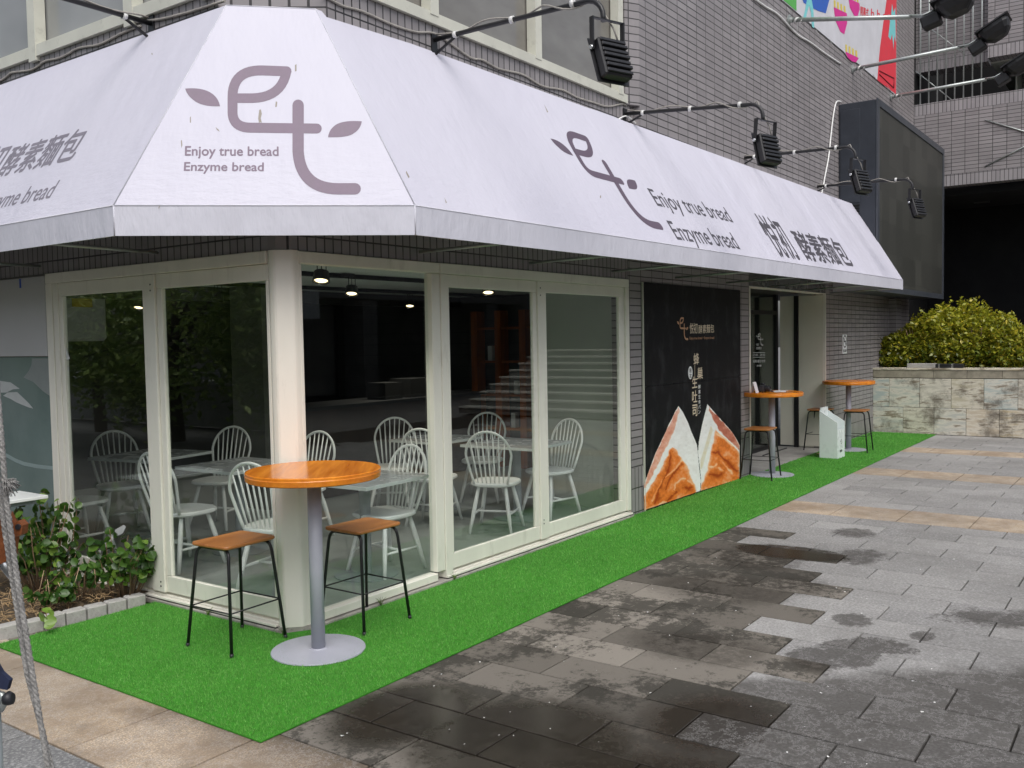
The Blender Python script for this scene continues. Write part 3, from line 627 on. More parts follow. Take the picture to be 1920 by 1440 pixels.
rel(sheet('canopy_panel', M_awn, aw, TL0, TL1, CL1, CL0, .002)); rel(sheet('canopy_panel', M_awn, aw, TL1, TR0, CR0, CL1, .002)); rel(sheet('canopy_panel', M_awn, aw, TR0, TR1, CR1, CR0, .002))
rel(sheet('valance', M_val, aw, CL0, CL1, BL1, BL0, .002)); rel(sheet('valance', M_val, aw, CL1, CR0, BR0, BL1, .002)); rel(sheet('valance', M_val, aw, CR0, CR1, BR1, BR0, .002))
mb = MB(); mb.poly([TR1, Vector((10.84, -.003, TR1.z)), Vector((10.84, -.003, BR1.z)), BR1, CR1]); rel(mb.build('end_panel', M_awn, aw))
mb = MB()
for a, b_ in ((TL1, CL1), (TR0, CR0), (CL1, BL1), (CR0, BR0), (CL1, CR0), (CR0, CR1), (CL1, CL0), (TL1, TR0)): mb = MB(); mb.tube([a, b_], .0042, 6); rel(mb.build('seam', M_seam, aw))
mb = MB()
for a, b_ in ((BL0, BL1), (BL1, BR0), (BR0, BR1)):
    mb.tube([a+Vector((.012, .012, .012)), b_+Vector((.012, .012, .012))], .012, 8)
for i in range(8):
    x = 1.2+i*1.35; u_ = (x-BR0.x)/(BR1.x-BR0.x); q_ = BR0.lerp(BR1, u_); mb.tube([(x, -.02, 2.36), q_+Vector((0, .014, .02))], .012, 6)
for i in range(3):
    y = 1.2+i*1.5; mb.tube([(-.02, y, 2.36), (-.785, y, BL1.z+.02)], .012, 6)
rel(mb.build('awning_frame', M_steel, aw))
mb = MB(); mb.poly([TR0, TR1, Vector((10.84, -.085, TR1.z)), Vector((4.0, -.003, 3.80))]); rel(mb.build('top_flashing', M_seam, aw))
# prints
nF = (CR0-CL1).cross(TL1-CL1).normalized(); nF = nF if nF.dot(CAM-CL1) > 0 else -nF
nR = (CR1-CR0).cross(TR0-CR0).normalized(); nR = nR if nR.dot(CAM-CR0) > 0 else -nR
nL = (CL0-CL1).cross(TL1-CL1).normalized(); nL = nL if nL.dot(CAM-CL1) > 0 else -nL
def onF(x, y): return atp(x, y, CL1+nF*.0017, nF)
def onR(x, y): return atp(x, y, CR0+nR*.0017, nR)
def onL(x, y): return atp(x, y, CL1+nL*.0017, nL)
rel(logo(lambda p, k: onF(p.x/3, p.y/3)+nF*.0002*k, M_logo, aw, 'logo_print'))
def txt(body, f, bl, br, tl, m, bold, cap, par=aw, name='lettering_print'):
    O = f(*bl); return letters(body, O, f(*br)-O, f(*tl)-O, m, par, name, bold, cap)
rel(txt('Enjoy true bread', onF, (347,291.3), (522,292), (347.6,274.3), M_logo, .028, CAP)); rel(txt('Enzyme bread', onF, (345,320), (494,320.6), (346,304.2), M_logo, .028, CAP))
M_mark = flat('grime_mark', (.30, .27, .23))
def mark(f, pts):
    mb = MB(); mb.poly([f(x, y) for x, y in pts]); rel(mb.build('grime_mark', M_mark, aw))
mark(onF, [(486,206),(489,205),(491,213),(489,222),(491,230),(487,229),(486,233),(484,222)]); mark(onF, [(517,190),(520,191),(519,200),(516,201)]); mark(onF, [(339,264),(341,262),(342,272),(340,278)]); mark(onF, [(356,220),(358,218),(358,230),(356,230)]); mark(onF, [(297,390),(300,383),(300,386),(298,391)]); mark(onF, [(553,122),(556,120),(556,133),(553,134)]); mark(onF, [(404,238),(410,243),(412,247),(407,244)])
mark(onR, [(762,320),(768,332),(766,334),(761,324)]); mark(onR, [(1020,195),(1028,210),(1026,211)]); mark(onR, [(833,370),(838,380),(836,381)]); mark(onR, [(1125,367),(1127,366),(1127,371),(1125,371)]); mark(onL, [(284,99),(286,100),(286,103),(284,102)])
# the same logo on the right slope, laid out in the slope's own axes
uR = (CR1-CR0).normalized(); vR = nR.cross(uR); vR = vR if vR.z > 0 else -vR
lo = onR(1246, 432); hi = onR(1085, 250); l0 = onR(1038, 270)
hgt = abs((hi-lo).dot(vR)); wid = (lo-l0).dot(uR)
su = wid/(2030-1042); sv = hgt/(1094-368)
rel(logo(lambda p, k: l0+uR*((p.x-1042)*su)+vR*((hi-l0).dot(vR)-(p.y-368)*sv)+nR*.0002*k, M_logo2, aw, 'logo_print'))
rel(txt('Enjoy true bread', onR, (1233,385.2), (1375.2,416.9), (1213.3,353), M_txt, .012, CAP)); rel(txt('Enzyme bread', onR, (1270.2,448.6), (1388.3,467.2), (1249.4,413.6), M_txt, .012, CAP))
rel(txt('悦初', onR, (1461,480), (1502.5,487), (1411.6,400.6), M_txt, .022, None)); rel(txt('酵素麵包', onR, (1514,488), (1602,500), (1480,430.6), M_txt, .022, None))
# left slope: same wording, running out of the picture
uL = (CL1-CL0).normalized(); vL = nL.cross(uL); vL = vL if vL.z > 0 else -vL
e_ = onL(134, 300); a_ = onL(95, 312); t_ = onL(157, 240); hh = (t_-e_).dot(vL); wl = (e_-a_).dot(uL)
rel(letters('酵素麵包', e_-uL*wl*4.15, uL*wl*4.15, vL*hh, M_txt3, aw, 'lettering_print', .02))
rel(letters('悦初', e_-uL*wl*6.6, uL*wl*2.25, vL*hh*1.15, M_txt3, aw, 'lettering_print', .02))
e2 = onL(93, 371); b2 = onL(35, 378); w2 = (e2-b2).dot(uL); h2 = (onL(104, 338)-e2).dot(vL)*.95
rel(letters('Enjoy true bread  Enzyme bread', e2-uL*w2*5.3, uL*w2*5.3, vL*h2, M_txt3, aw, 'lettering_print', .012, CAP))
# ================================================================== wing beyond, LED box, planter
wg = thing('tiled_wing', (0, 0, 0), 'dark tiled wing with a black underpass behind the hedge', 'building')
XW = 15.95
M_wbr = tile_mat('wing_tile', TB, MO, 1, False, .237, .0715, off=(.05, 0)); M_wso = tile_mat('wing_soldier', (.33, .31, .32), MO, 1, True, .236, .0715)
B('tile_wall', M_wbr, wg, (XW, -7, 4.77, XW+.3, -.08, 5.97)); B('soldier_course', M_wso, wg, (XW-.003, -7, 4.55, XW+.3, -.08, 4.768), (XW-.003, -7, 5.972, XW+.3, -.08, 6.19))
# upper storey: recessed opening with bars, then a tiled wall further back
B('tile_wall', M_wbr, wg, (XW+.5, -1.30, 7.15, XW+.9, .0, 9.5), (XW+.15, -7, 7.12, XW+.5, -1.35, 9.5)); B('soldier_course', M_wso, wg, (XW+.147, -7, 6.90, XW+.5, -1.35, 7.118), (XW+.497, -1.30, 6.93, XW+.9, .0, 7.148))
B('soffit', M_intwall, wg, (XW+.5, -7, 6.88, XW+3.2, -1.35, 6.90)); B('opening_reveal', M_intwall, wg, (XW+1.2, -1.72, 6.2, XW+1.9, -1.69, 6.87))
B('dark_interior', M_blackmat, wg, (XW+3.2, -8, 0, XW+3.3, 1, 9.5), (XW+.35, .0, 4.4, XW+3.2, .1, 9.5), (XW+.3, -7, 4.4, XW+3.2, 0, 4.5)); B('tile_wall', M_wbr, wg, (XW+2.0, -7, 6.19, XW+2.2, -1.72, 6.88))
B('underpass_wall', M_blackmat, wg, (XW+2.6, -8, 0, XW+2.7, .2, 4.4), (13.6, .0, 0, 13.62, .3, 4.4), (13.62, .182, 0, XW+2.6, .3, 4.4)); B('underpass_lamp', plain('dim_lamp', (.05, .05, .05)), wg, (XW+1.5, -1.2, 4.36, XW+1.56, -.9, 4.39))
bars_ = MB()
for i in range(8): bars_.tube([(XW+.14, -.16-.155*i, 6.19), (XW+.14, -.16-.155*i, 9.4)], .014, 8)
bars_.build('window_bars', M_steel, wg)
mb = MB(); mb.tube([(XW+.2, -.06, 6.9), (XW+.2, -.75, 6.2)], .01, 6); mb.tube([(XW+.2, -.3, 7.7), (XW+.2, -.95, 7.05)], .01, 6); mb.build('brace_rod', M_steel, wg)
for p_, q_ in (((1847, 225), (1960, 258)), ((1847, 312), (1960, 255))):
    a = at(*p_, 'x', XW-.01); d = at(*q_, 'x', XW-.02); mb = MB(); mb.tube([a, d], .014, 6); mb.build('stay_rod', M_steel, wg)
B('end_column', M_bry, wg, (14.35, -.12, 0, 14.75, .3, 2.36))

ld = thing('screen_cabinet', (10.87, -.4, 2.38), 'big dark box mounted high on the wall with a blank greenish black display face', 'display screen'); LO = Vector((10.87, -.4, 2.38))
def ldb(name, m, *bx, bev=0):
    return B(name, m, ld, *[(x0-LO.x, y0-LO.y, z0-LO.z, x1-LO.x, y1-LO.y, z1-LO.z) for x0, y0, z0, x1, y1, z1 in bx], bev=bev)
ldb('cabinet', M_navy, (10.87, -.63, 2.38, 15.81, -.082, 5.22), bev=.01)
ldb('bezel', M_navyedge, (10.868, -.655, 5.13, 15.82, -.632, 5.235), (10.868, -.655, 2.37, 15.82, -.632, 2.46), (10.868, -.655, 2.46, 10.98, -.632, 5.13), (15.72, -.655, 2.46, 15.82, -.632, 5.13))
ldb('display_face', M_led, (10.98, -.640, 2.46, 15.72, -.632, 5.13))
ldb('side_panel', M_navy, (10.858, -.40, 3.72, 10.868, -.11, 5.12), (10.858, -.50, 2.40, 10.868, -.13, 3.0), bev=.003)
ldb('vent_grille', M_blackmat, *[(10.852, -.39, 3.48+.045*i, 10.868, -.13, 3.505+.045*i) for i in range(5)])

pw = thing('planter_wall', (13.2, -3, 0), 'long low retaining wall of mottled marble blocks at the end of the plaza', 'planter wall'); PO = Vector((13.2, -3, 0))
mb = MB()
def blk(y0, y1, z0, z1, x=13.2, xx=13.45):
    mb.col = (rnd.random(), rnd.random(), rnd.random()); mb.box(x-PO.x, y0-PO.y+.003, z0+.003, xx-PO.x, y1-PO.y-.003, z1-.003, bev=.004)
for z0, z1, offs in ((0, .455, -.5), (.455, .955, -.27)):
    ys = [.0]; y = offs
    while y > -3.1: ys.append(y); y -= .495
    for a, d in zip(ys, ys[1:]): blk(d, a, z0, z1)
ys = [.0]; y = -.98
while y > -3.2: ys.append(y); y -= .52
mb.build('block_facing', M_marble, pw)
mb = MB()
for a, d in zip(ys, ys[1:]): blk(d, a, .96, 1.10, 13.2)
mb.build('coping', M_coping, pw)
mb = MB(); mb.col = (.6, .3, .2); mb.box(-.012, -.1, 1.1, .3, 3, 1.13); mb.build('coping_slab', M_marble, pw)
B('wall_core', M_marblejoint, pw, (.012, -.08, 0, .24, 3, 1.1)); B('planter_soil', M_soil, pw, (.3, -.08, .2, 2.6, 3.05, 1.10))
sw = thing('marble_step_wall', (15.2, -2.8, 0), 'pale sunlit marble wall stepping up to the right of the hedge', 'wall')
mb = MB()
for i in range(5): 
    mb.col = (.5, .8, .4); mb.box(.0, -1.8, .35*i+.6, .4, .55, .35*i+.94, bev=.004)
mb.build('block_facing', M_marble, sw)
gl_ = thing('block_light', (13.33, -.95, 1.13), 'low flat grey and glassy block lying on the marble coping', 'block')
B('slab', M_concrete, gl_, (-.08, -.05, 0, .08, .40, .075), bev=.006); B('glass_end', M_black, gl_, (-.07, -.48, 0, .07, -.055, .07), bev=.006); B('chrome_clip', M_chrome, gl_, (-.075, -.12, 0, .075, -.10, .073), (-.075, -.33, 0, .075, -.30, .073))

# hedge and trees
def leaves(n, pts, size, g, up=.35, quad=True):
    """random leaf quads at pts (n,3)"""
    nrm = g.normal(size=(n, 3)); nrm[:, 2] = np.abs(nrm[:, 2])+up; nrm /= np.linalg.norm(nrm, axis=1)[:, None]
    t = g.normal(size=(n, 3)); t -= nrm*(t*nrm).sum(1)[:, None]; t /= np.linalg.norm(t, axis=1)[:, None]; bt = np.cross(nrm, t)
    s_ = size*g.uniform(.65, 1.25, n)[:, None]
    V = np.empty((n, 4, 3)); V[:, 0] = pts-t*s_; V[:, 1] = pts+bt*s_*.5+nrm*s_*.1; V[:, 2] = pts+t*s_; V[:, 3] = pts-bt*s_*.5+nrm*s_*.1
    return V.reshape(-1, 3), np.arange(4*n).reshape(n, 4)
g_ = np.random.default_rng(11)
hg = thing('clipped_hedge', (14.3, -1.1, 1.1), 'rounded yellow green clipped hedge growing behind the marble wall', 'hedge')
P = []
lob = [(14.3, -1.35, 1.25, .62, .80, 1.02), (14.2, -.55, 1.2, .55, .55, .72), (14.15, -1.95, 1.2, .5, .42, .80), (14.0, -.15, 1.2, .4, .38, .52), (14.1, -1.0, 1.3, .6, .6, .9)]
for cx, cy, cz, ax, ay, az in lob:
    m_ = 5600 if az > .6 else 2700; u = g_.normal(size=(m_, 3)); u /= np.linalg.norm(u, axis=1)[:, None]; rr = g_.uniform(.72, 1.02, m_)**.6
    bmp = 1+.08*np.sin(u[:, 0]*9+cy*5)*np.sin(u[:, 1]*8)+.05*np.sin(u[:, 2]*13)
    p_ = np.stack([cx+u[:, 0]*ax*rr*bmp, cy+u[:, 1]*ay*rr*bmp, cz+np.abs(u[:, 2])*az*rr*bmp-.15*(u[:, 2] < 0)], 1); P.append(p_)
for i in range(130):
    cx, cy, cz, ax, ay, az = lob[rnd.randrange(5)]; u = g_.normal(size=3); u /= np.linalg.norm(u); u[2] = abs(u[2]); b0 = np.array([cx, cy, cz])+u*np.array([ax, ay, az])*.95; k_ = rnd.randrange(8, 18)
    P.append(b0+u*np.linspace(0, rnd.uniform(.05, .19), k_)[:, None]+g_.normal(size=(k_, 3))*.022)
P = np.concatenate(P); P = P[P[:, 2] > 1.1]
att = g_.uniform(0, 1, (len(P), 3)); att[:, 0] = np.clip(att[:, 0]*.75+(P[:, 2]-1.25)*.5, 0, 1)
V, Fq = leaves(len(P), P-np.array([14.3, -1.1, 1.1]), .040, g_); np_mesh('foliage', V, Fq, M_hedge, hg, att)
mb = MB()
for i in range(26):
    x, y = rnd.uniform(-.5, .5), rnd.uniform(-.95, .9); mb.tube([(x*.4, y*.8, 0), (x*.7, y*.9, .35), (x, y, .7)], [.018, .012, .006], 5)
mb.build('branch', M_stem, hg)

def tree(name, loc, h, cr, label, seed, n=5200, cz=.62, grp=None):
    g2 = np.random.default_rng(seed); r2 = random.Random(seed); t = thing(name, loc, label, 'tree', 0, grp)
    mb = MB(); mb.tube([(0, 0, 0), (.05, .02, h*.3), (-.04, .05, h*.55), (0, 0, h*.8)], [.13, .1, .07, .03], 8)
    cl = []
    for i in range(16):
        a = r2.uniform(0, 6.28); rr = r2.uniform(.3, 1)*cr; z = h*(cz+r2.uniform(-.36, .34)); p_ = Vector((math.cos(a)*rr, math.sin(a)*rr, z)); cl.append(p_)
        s_ = Vector((0, 0, h*.42)).lerp(Vector((0, 0, h*.65)), r2.random()); mb.tube([s_, s_.lerp(p_, .5)+Vector((0, 0, .15)), p_], [.04, .025, .01], 5)
    mb.build('trunk', M_bark, t)
    P = np.concatenate([np.array(c_)+g2.normal(size=(n//16, 3))*np.array([.34, .34, .26])*cr*.75 for c_ in cl]); P = P[P[:, 2] > .15]
    V, Fq = leaves(len(P), P, .075, g2); np_mesh('crown', V, Fq, M_tree, t, g2.uniform(0, 1, (len(P), 3))); return t
# ================================================================== posters, signs, banner
po = thing('bread_poster', (5.79, -.01, 0), 'tall black wall poster showing a torn loaf of toast between window and doorway', 'poster'); PL = Vector((5.79, -.01, 0))
def mv(o, L): o.location = -L; return o
B('poster_panel', M_poster, po, (4.53-PL.x, -.008, .005, 7.045-PL.x, .008, 1.248), (4.53-PL.x, -.008, 1.252, 7.045-PL.x, .008, 2.285))
B('edge_trim', M_cream2, po, (4.518-PL.x, -.010, .0, 4.529-PL.x, .008, 2.285))
def pk(x, y, k=0): return at(x, y, 'y', -.0188-.0007*k)
def z6(x, y, k=0): return pk(1160+x/6.4, 760+y/6.4, k)
def pply(name, m, pts, k):
    mb = MB(); mb.poly([z6(x, y, k) for x, y in pts]); return mv(mb.build(name, m, po), PL)
LS = [(718,9),(770,80),(830,200),(870,310),(905,390),(938,470),(950,560),(965,740),(985,900),(978,1026),(935,1041),(310,1256),(306,960),(330,880),(370,770),(410,660),(440,580),(480,500),(520,410),(565,320),(600,230),(640,160),(680,70)]
LP = [(718,9),(728,70),(690,235),(625,400),(560,520),(480,700),(400,850),(325,985),(300,1000),(295,960),(330,880),(370,770),(410,660),(440,580),(480,500),(520,410),(565,320),(600,230),(640,160),(680,70)]
LC = [(640,500),(690,530),(720,590),(780,650),(830,730),(880,870),(925,960),(934,1060),(300,1270),(300,1100),(360,1000),(430,880),(500,760),(560,630),(600,540)]
RS = [(1065,-14),(1120,50),(1180,120),(1240,185),(1300,250),(1360,320),(1410,400),(1450,480),(1450,882),(984,1024),(990,900),(968,700),(952,560),(962,440),(982,330),(1002,230),(1032,110)]
RP = [(1072,-5),(1120,50),(1180,120),(1240,185),(1300,250),(1360,320),(1410,400),(1455,480),(1455,545),(1400,490),(1300,400),(1210,300),(1150,200),(1105,100)]
RC = [(1160,290),(1220,338),(1300,410),(1380,480),(1456,565),(1456,900),(975,1040),(1002,930),(1050,790),(1085,650),(1110,520),(1140,390)]
RY = [(1108,260),(1122,300),(1085,440),(1040,590),(1000,740),(986,760),(990,660),(1040,500)]
def pip(X, Y, poly):
    ins = np.zeros(X.shape, bool); n = len(poly)
    for i in range(n):
        (x1, y1), (x2, y2) = poly[i], poly[(i+1) % n]
        if y1 == y2: continue
        ins ^= ((y1 > Y) != (y2 > Y)) & (X < (x2-x1)*(Y-y1)/(y2-y1)+x1)
    return ins
def pdist(X, Y, poly, closed=True):
    d = np.full(X.shape, 1e9); n = len(poly)
    for i in range(n if closed else n-1):
        (x1, y1), (x2, y2) = poly[i], poly[(i+1) % n]; dx, dy = x2-x1, y2-y1; t = np.clip(((X-x1)*dx+(Y-y1)*dy)/(dx*dx+dy*dy+1e-9), 0, 1); d = np.minimum(d, np.hypot(X-x1-t*dx, Y-y1-t*dy))
    return d
def vnoise(X, Y, sc, seed):
    g2 = np.random.default_rng(seed); T = g2.random((64, 64)); x, y = X/sc, Y/sc; xi, yi = np.floor(x).astype(int), np.floor(y).astype(int); fx, fy = x-xi, y-yi; fx, fy = fx*fx*(3-2*fx), fy*fy*(3-2*fy)
    f = lambda a, c_: T[a % 64, c_ % 64]
    return (f(xi, yi)*(1-fx)+f(xi+1, yi)*fx)*(1-fy)+(f(xi, yi+1)*(1-fx)+f(xi+1, yi+1)*fx)*fy
def fbm(X, Y, sc, seed, o=4): return sum(vnoise(X, Y, sc/2**k, seed+k)*.5**k for k in range(o))/sum(.5**k for k in range(o))
def lerp3(t, a, b_, c_):
    t = np.clip(t, 0, 1)[..., None]; a, b_, c_ = map(np.array, (a, b_, c_)); return np.where(t < .5, a+(b_-a)*t*2, b_+(c_-b_)*(t*2-1))
b = NB('printed_bread'); a_ = b.n('Attribute'); a_.attribute_name = 'tile'; M_bread = b.fin(a_.outputs['Color'], .55, 0, .2)
def loaf(sil, pink, crust, shade, folds, ridges, seed, pd):
    xs = np.array([p[0] for p in sil]); ys = np.array([p[1] for p in sil]); st = 4.5; nx, ny = int((xs.max()-xs.min())/st)+2, int((ys.max()-ys.min())/st)+2
    gx = xs.min()+np.arange(nx+1)*st; gy = ys.min()+np.arange(ny+1)*st; X, Y = np.meshgrid((gx[:-1]+gx[1:])/2, (gy[:-1]+gy[1:])/2, indexing='ij')
    wx = X+(fbm(X, Y, 60, seed)-.5)*34; wy = Y+(fbm(X, Y, 60, seed+9)-.5)*34
    ins = pip(X, Y, sil); n1 = fbm(X, Y, 30, seed+20); n2 = fbm(X, Y, 120, seed+30); n3 = fbm(X, Y*.6, 16, seed+40)
    col = lerp3(.30+n1*.75+.25*(n2-.5), (.55, .53, .56), (.86, .84, .82), (.97, .96, .95))
    if shade: 
        m = np.clip(1-pdist(X, Y, shade)/14, 0, 1); m = np.where(pip(X, Y, shade), 1, m)*.55*(.5+n1); col = col*(1-m[..., None])+np.array((.72, .60, .33))*m[..., None]
    wob = pip(wx, wy, crust); dc = pdist(wx, wy, crust); t = .50+.55*(n2-.5)+.45*(n1-.5)+.25*(n3-.5); t += .28*np.exp(-(dc/26)**2)
    for f_ in folds: q = pdist(wx, wy, f_, False); t -= .36*np.exp(-(q/10)**2)+.24*np.exp(-(q/38)**2)
    for f_ in ridges: q = pdist(wx, wy, f_, False); t += .42*np.exp(-(q/12)**2)
    cc = lerp3(t, (.40, .06, .008), (.88, .235, .04), (.98, .62, .36)); e = np.clip(dc/12, 0, 1)[..., None]; cc = np.array((.95, .78, .60))*(1-e)+cc*e
    col = np.where(wob[..., None], cc, col)
    wp = pip(wx, wy, pink); dp_ = pdist(wx, wy, pink); tp = .5+.9*(n2-.5)+.7*(n1-.5); cp = lerp3(tp, *pd); e = np.clip(dp_/9, 0, 1)[..., None]; cp = np.array((.93, .78, .68))*(1-e)+cp*e
    col = np.where(wp[..., None], cp, col)
    idx = np.argwhere(ins); V = np.array([tuple(z6(x, y, 1)-PL) for x in gx for y in gy]); i0 = idx[:, 0]*(ny+1)+idx[:, 1]
    return np_mesh('bread_print', V, np.stack([i0, i0+1, i0+ny+2, i0+ny+1], 1), M_bread, po, np.clip(col[ins], 0, 1))
loaf(LS, LP, LC, None, [[(615,570),(622,640),(598,760),(540,880),(490,980),(455,1090),(430,1180)], [(760,700),(700,770),(640,840),(600,930),(560,1010)], [(690,1040),(640,1090),(590,1150)], [(880,980),(840,1000),(800,990)]],
    [[(770,640),(700,740),(640,800),(560,860)], [(665,1010),(690,940),(740,890),(800,880)], [(520,900),(470,1000),(400,1150)], [(500,1185),(545,1160),(580,1165)], [(840,900),(880,940)]], 3, ((.62, .17, .10), (.84, .42, .30), (.93, .68, .56)))
loaf(RS, RP, RC, RY, [[(1195,555),(1225,610),(1270,650),(1320,690),(1365,755),(1410,785),(1455,775)], [(1120,560),(1160,575),(1200,560)], [(1100,830),(1180,840),(1240,830)]],
    [[(1180,340),(1260,400),(1360,480)], [(1090,740),(1130,730),(1170,700)], [(1250,680),(1300,740),(1360,810)], [(1200,740),(1240,790)]], 8, ((.38, .09, .055), (.60, .20, .13), (.82, .48, .36)))
def z36(x, y): return (1200+x/3.6, 560+y/3.6)
mv(logo(lambda p, k: pk(*z36(250+(p.x-1042)*75/990, 125+(p.y-368)*155/726-(p.x-1042)*.0), 1)+Vector((0, -.0004*k, 0)), M_copper, po, 'logo_print'), PL)
def ptx(s_, bl, br, tl, m, bold=.0, cap=None, k=1):
    O = pk(*z36(*bl), k); return mv(letters(s_, O, pk(*z36(*br), k)-O, pk(*z36(*tl), k)-O, m, po, 'lettering_print', bold, cap), PL)
ptx('悦初', (336,235), (388,234), (336,165), M_cream_ink, .015); ptx('酵素麵包', (395,236), (500,228), (395,178), M_cream_ink, .012)
ptx('Enjoy true bread・Enzyme bread', (335,275), (500,271), (335,258), M_copper, .01, CAP)
for s_, a, d in (('蜂', (362,448), 36), ('巢', (386,545), 38), ('生', (352,605), 34), ('吐', (352,702), 34), ('司', (354,796), 32)): ptx(s_, a, (a[0]+d, a[1]-6), (a[0], a[1]-78), M_cream_ink, .012)
for i, s_ in enumerate('酵素生食パン'): ptx(s_, (394,608+34*i), (408,606+34*i), (394,582+34*i), M_whiteink, .01)
mb = MB(); mb.poly([pk(*z36(340+15*math.cos(a), 500+44*math.sin(a)), 1) for a in [-k*math.pi/16 for k in range(32)]]); mv(mb.build('oval_badge', M_whiteink, po), PL)
ptx('限', (334,500), (348,499), (334,472), M_blackink, .02, None, 2); ptx('定', (334,534), (348,533), (334,506), M_blackink, .02, None, 2)
mb = MB(); mb.quad(pk(*z36(369,446), 1), pk(*z36(371,446), 1), pk(*z36(371,530), 1), pk(*z36(369,530), 1)); mv(mb.build('rule_print', M_cream_ink, po), PL)

ns = thing('no_smoking_sign', (11.46, -.005, 1.57), 'small white no smoking plate on the tiled wall right of the doorway', 'sign')
B('sign_plate', M_whiteink, ns, (-.115, -.004, -.15, .115, .003, .155), bev=.002)
mb = MB()
for k in range(32):
    a, d = 2*math.pi*k/32, 2*math.pi*(k+1)/32; mb.quad(*[(r_*math.cos(t), -.0055, .045+r_*math.sin(t)) for r_, t in ((.082, a), (.082, d), (.10, d), (.10, a))])
mb.build('ban_ring', M_blackink, ns)
mb = MB(); mb.quad((-.068, -.0058, .095), (-.055, -.0058, .108), (.068, -.0058, -.005), (.055, -.0058, -.018)); mb.build('ban_slash', M_blackink, ns)
mb = MB(); mb.quad((-.055, -.0050, .035), (.05, -.0050, .035), (.05, -.0050, .055), (-.055, -.0050, .055)); mb.build('cigarette_mark', M_blackink, ns)
mv(letters('禁止吸菸', (11.37, -.0105, 1.445), (.18, 0, 0), (0, 0, .045), M_blackink, ns, 'lettering_print', .02), Vector((11.46, -.005, 1.57)))

# door decals
def dk(x, y): return at(x, y, 'y', .741)
gdz = gd
logo(lambda p, k: dk(1418+(p.x-1042)*13/990, 625+(p.y-368)*23/726)+Vector((0, -.0004*k, 0)), M_whiteink, gdz, 'door_decal')
def dtx(s_, x0, y0, x1, h): O = dk(x0, y0); letters(s_, O, dk(x1, y0-.3)-O, dk(x0, y0-h)-O, M_whiteink, gdz, 'door_decal', .01)
dtx('悦初', 1418.5, 649, 1422.5, 5); dtx('酵素麵包', 1418.5, 655.5, 1428, 5); dtx('11:00 - 20:00', 1412, 667.5, 1434.5, 4); dtx('蛋糕 麵包 吐司', 1412, 680, 1434.5, 5.5); dtx('外帶', 1419, 688, 1427.5, 4)
mb = MB()
for y in (661, 669.5): mb.quad(dk(1412, y), dk(1434.5, y-.3), dk(1434.5, y+.6), dk(1412, y+.9))
mb.build('door_decal', M_whiteink, gdz)
B('door_handle', M_chrome, gd, (8.90, .69, .95, 8.92, .718, 1.35))

bn = thing('festival_banner', (11.6, -.09, 6.15), 'colourful fabric banner with pink, yellow, blue and red shapes high on the wall', 'banner'); BL = Vector((11.6, -.09, 6.15))
def bk(x, y, k=0): return at(1280+x/3, y/3, 'y', -.092-.0008*k)
bz = bk(1198, 535).z; bx1 = bk(1203, 0).x
M_bwhite = plain('banner_white', (.62, .62, .66), .6, .08, 2.5)
B('banner_sheet', M_bwhite, bn, (8.2-BL.x, -.001, bz-BL.z, bx1-BL.x, .002, 9.0-BL.z))
def bp(name, col, pts, k, m=None):
    mb = MB(); mb.poly([bk(x, y, k) for x, y in pts]); return mv(mb.build(name, m or flat('banner_'+name, col), bn), BL)
pk_ = flat('banner_pink', (.66, .03, .28)); ye = flat('banner_yellow', (.72, .58, .10)); cy_ = flat('banner_cyan', (.20, .60, .62)); rd = flat('banner_red', (.72, .045, .07)); gn = flat('banner_green', (.10, .42, .09)); bl = flat('banner_blue', (.03, .12, .50))
def zb(x): return bk(x, 0).x
mb = MB(); xg = bk(640, 40, 1).x
mb.quad((8.3, -.0935, bz+.01), (xg, -.0935, bz+.01), (xg, -.0935, 8.9), (8.3, -.0935, 8.9)); mv(mb.build('green_block', gn, bn), BL)
bp('blue_star', 0, [(655,-60),(700,-120),(760,-60),(840,-70),(825,0),(805,75),(760,60),(720,40),(680,15)], 2, bl)
bp('cyan_figure', 0, [(676,110),(690,50),(700,-10),(722,-20),(735,50),(741,158),(728,150),(722,70),(712,30),(700,70),(692,115)], 3, cy_)
def fries(x, y, w_, h_, k):
    bp('pink_box', 0, [(x, y), (x+w_, y+w_*.48), (x+w_*1.02, y+h_*.6), (x+w_*.8, y+h_*1.02), (x+w_*.5, y+h_*.92), (x+w_*.12, y+h_*.5)], k, pk_)
    for i in range(4): bp('yellow_fry', 0, [(x+w_*(.02+.25*i), y+w_*.48*(.02+.25*i)-2), (x+w_*(.0+.25*i), y-w_*.55+w_*.3*i*.48), (x+w_*(.13+.25*i), y-w_*.5+w_*.3*i*.48), (x+w_*(.16+.25*i), y+w_*.48*(.16+.25*i)-2)], k, ye)
fries(850, 40, 74, 150, 2); fries(933, -10, 62, 105, 2); fries(915, 290, 75, 60, 2)
bp('red_block', 0, [(1150,-20),(1160,-200),(1204,-200),(1200,530),(1095,450),(1110,270),(1130,120)], 2, rd)
bp('cyan_splash', 0, [(1157,205),(1166,120),(1158,80),(1172,90),(1178,20),(1186,70),(1196,40),(1199,240),(1190,200),(1186,278),(1178,190),(1170,225)], 3, cy_)
O = bk(1000, 84, 1); mv(letters('開幕式', O, bk(1046, 98, 1)-O, bk(1000, 34, 1)-O, rd, bn, 'lettering_print', .02), BL)
O = bk(1060, 98, 1); mv(letters('h h e', O, bk(1142, 112, 1)-O, bk(1060, 45, 1)-O, rd, bn, 'lettering_print', .02, .73), BL)
mdk = flat('banner_maroon', (.22, .01, .02))
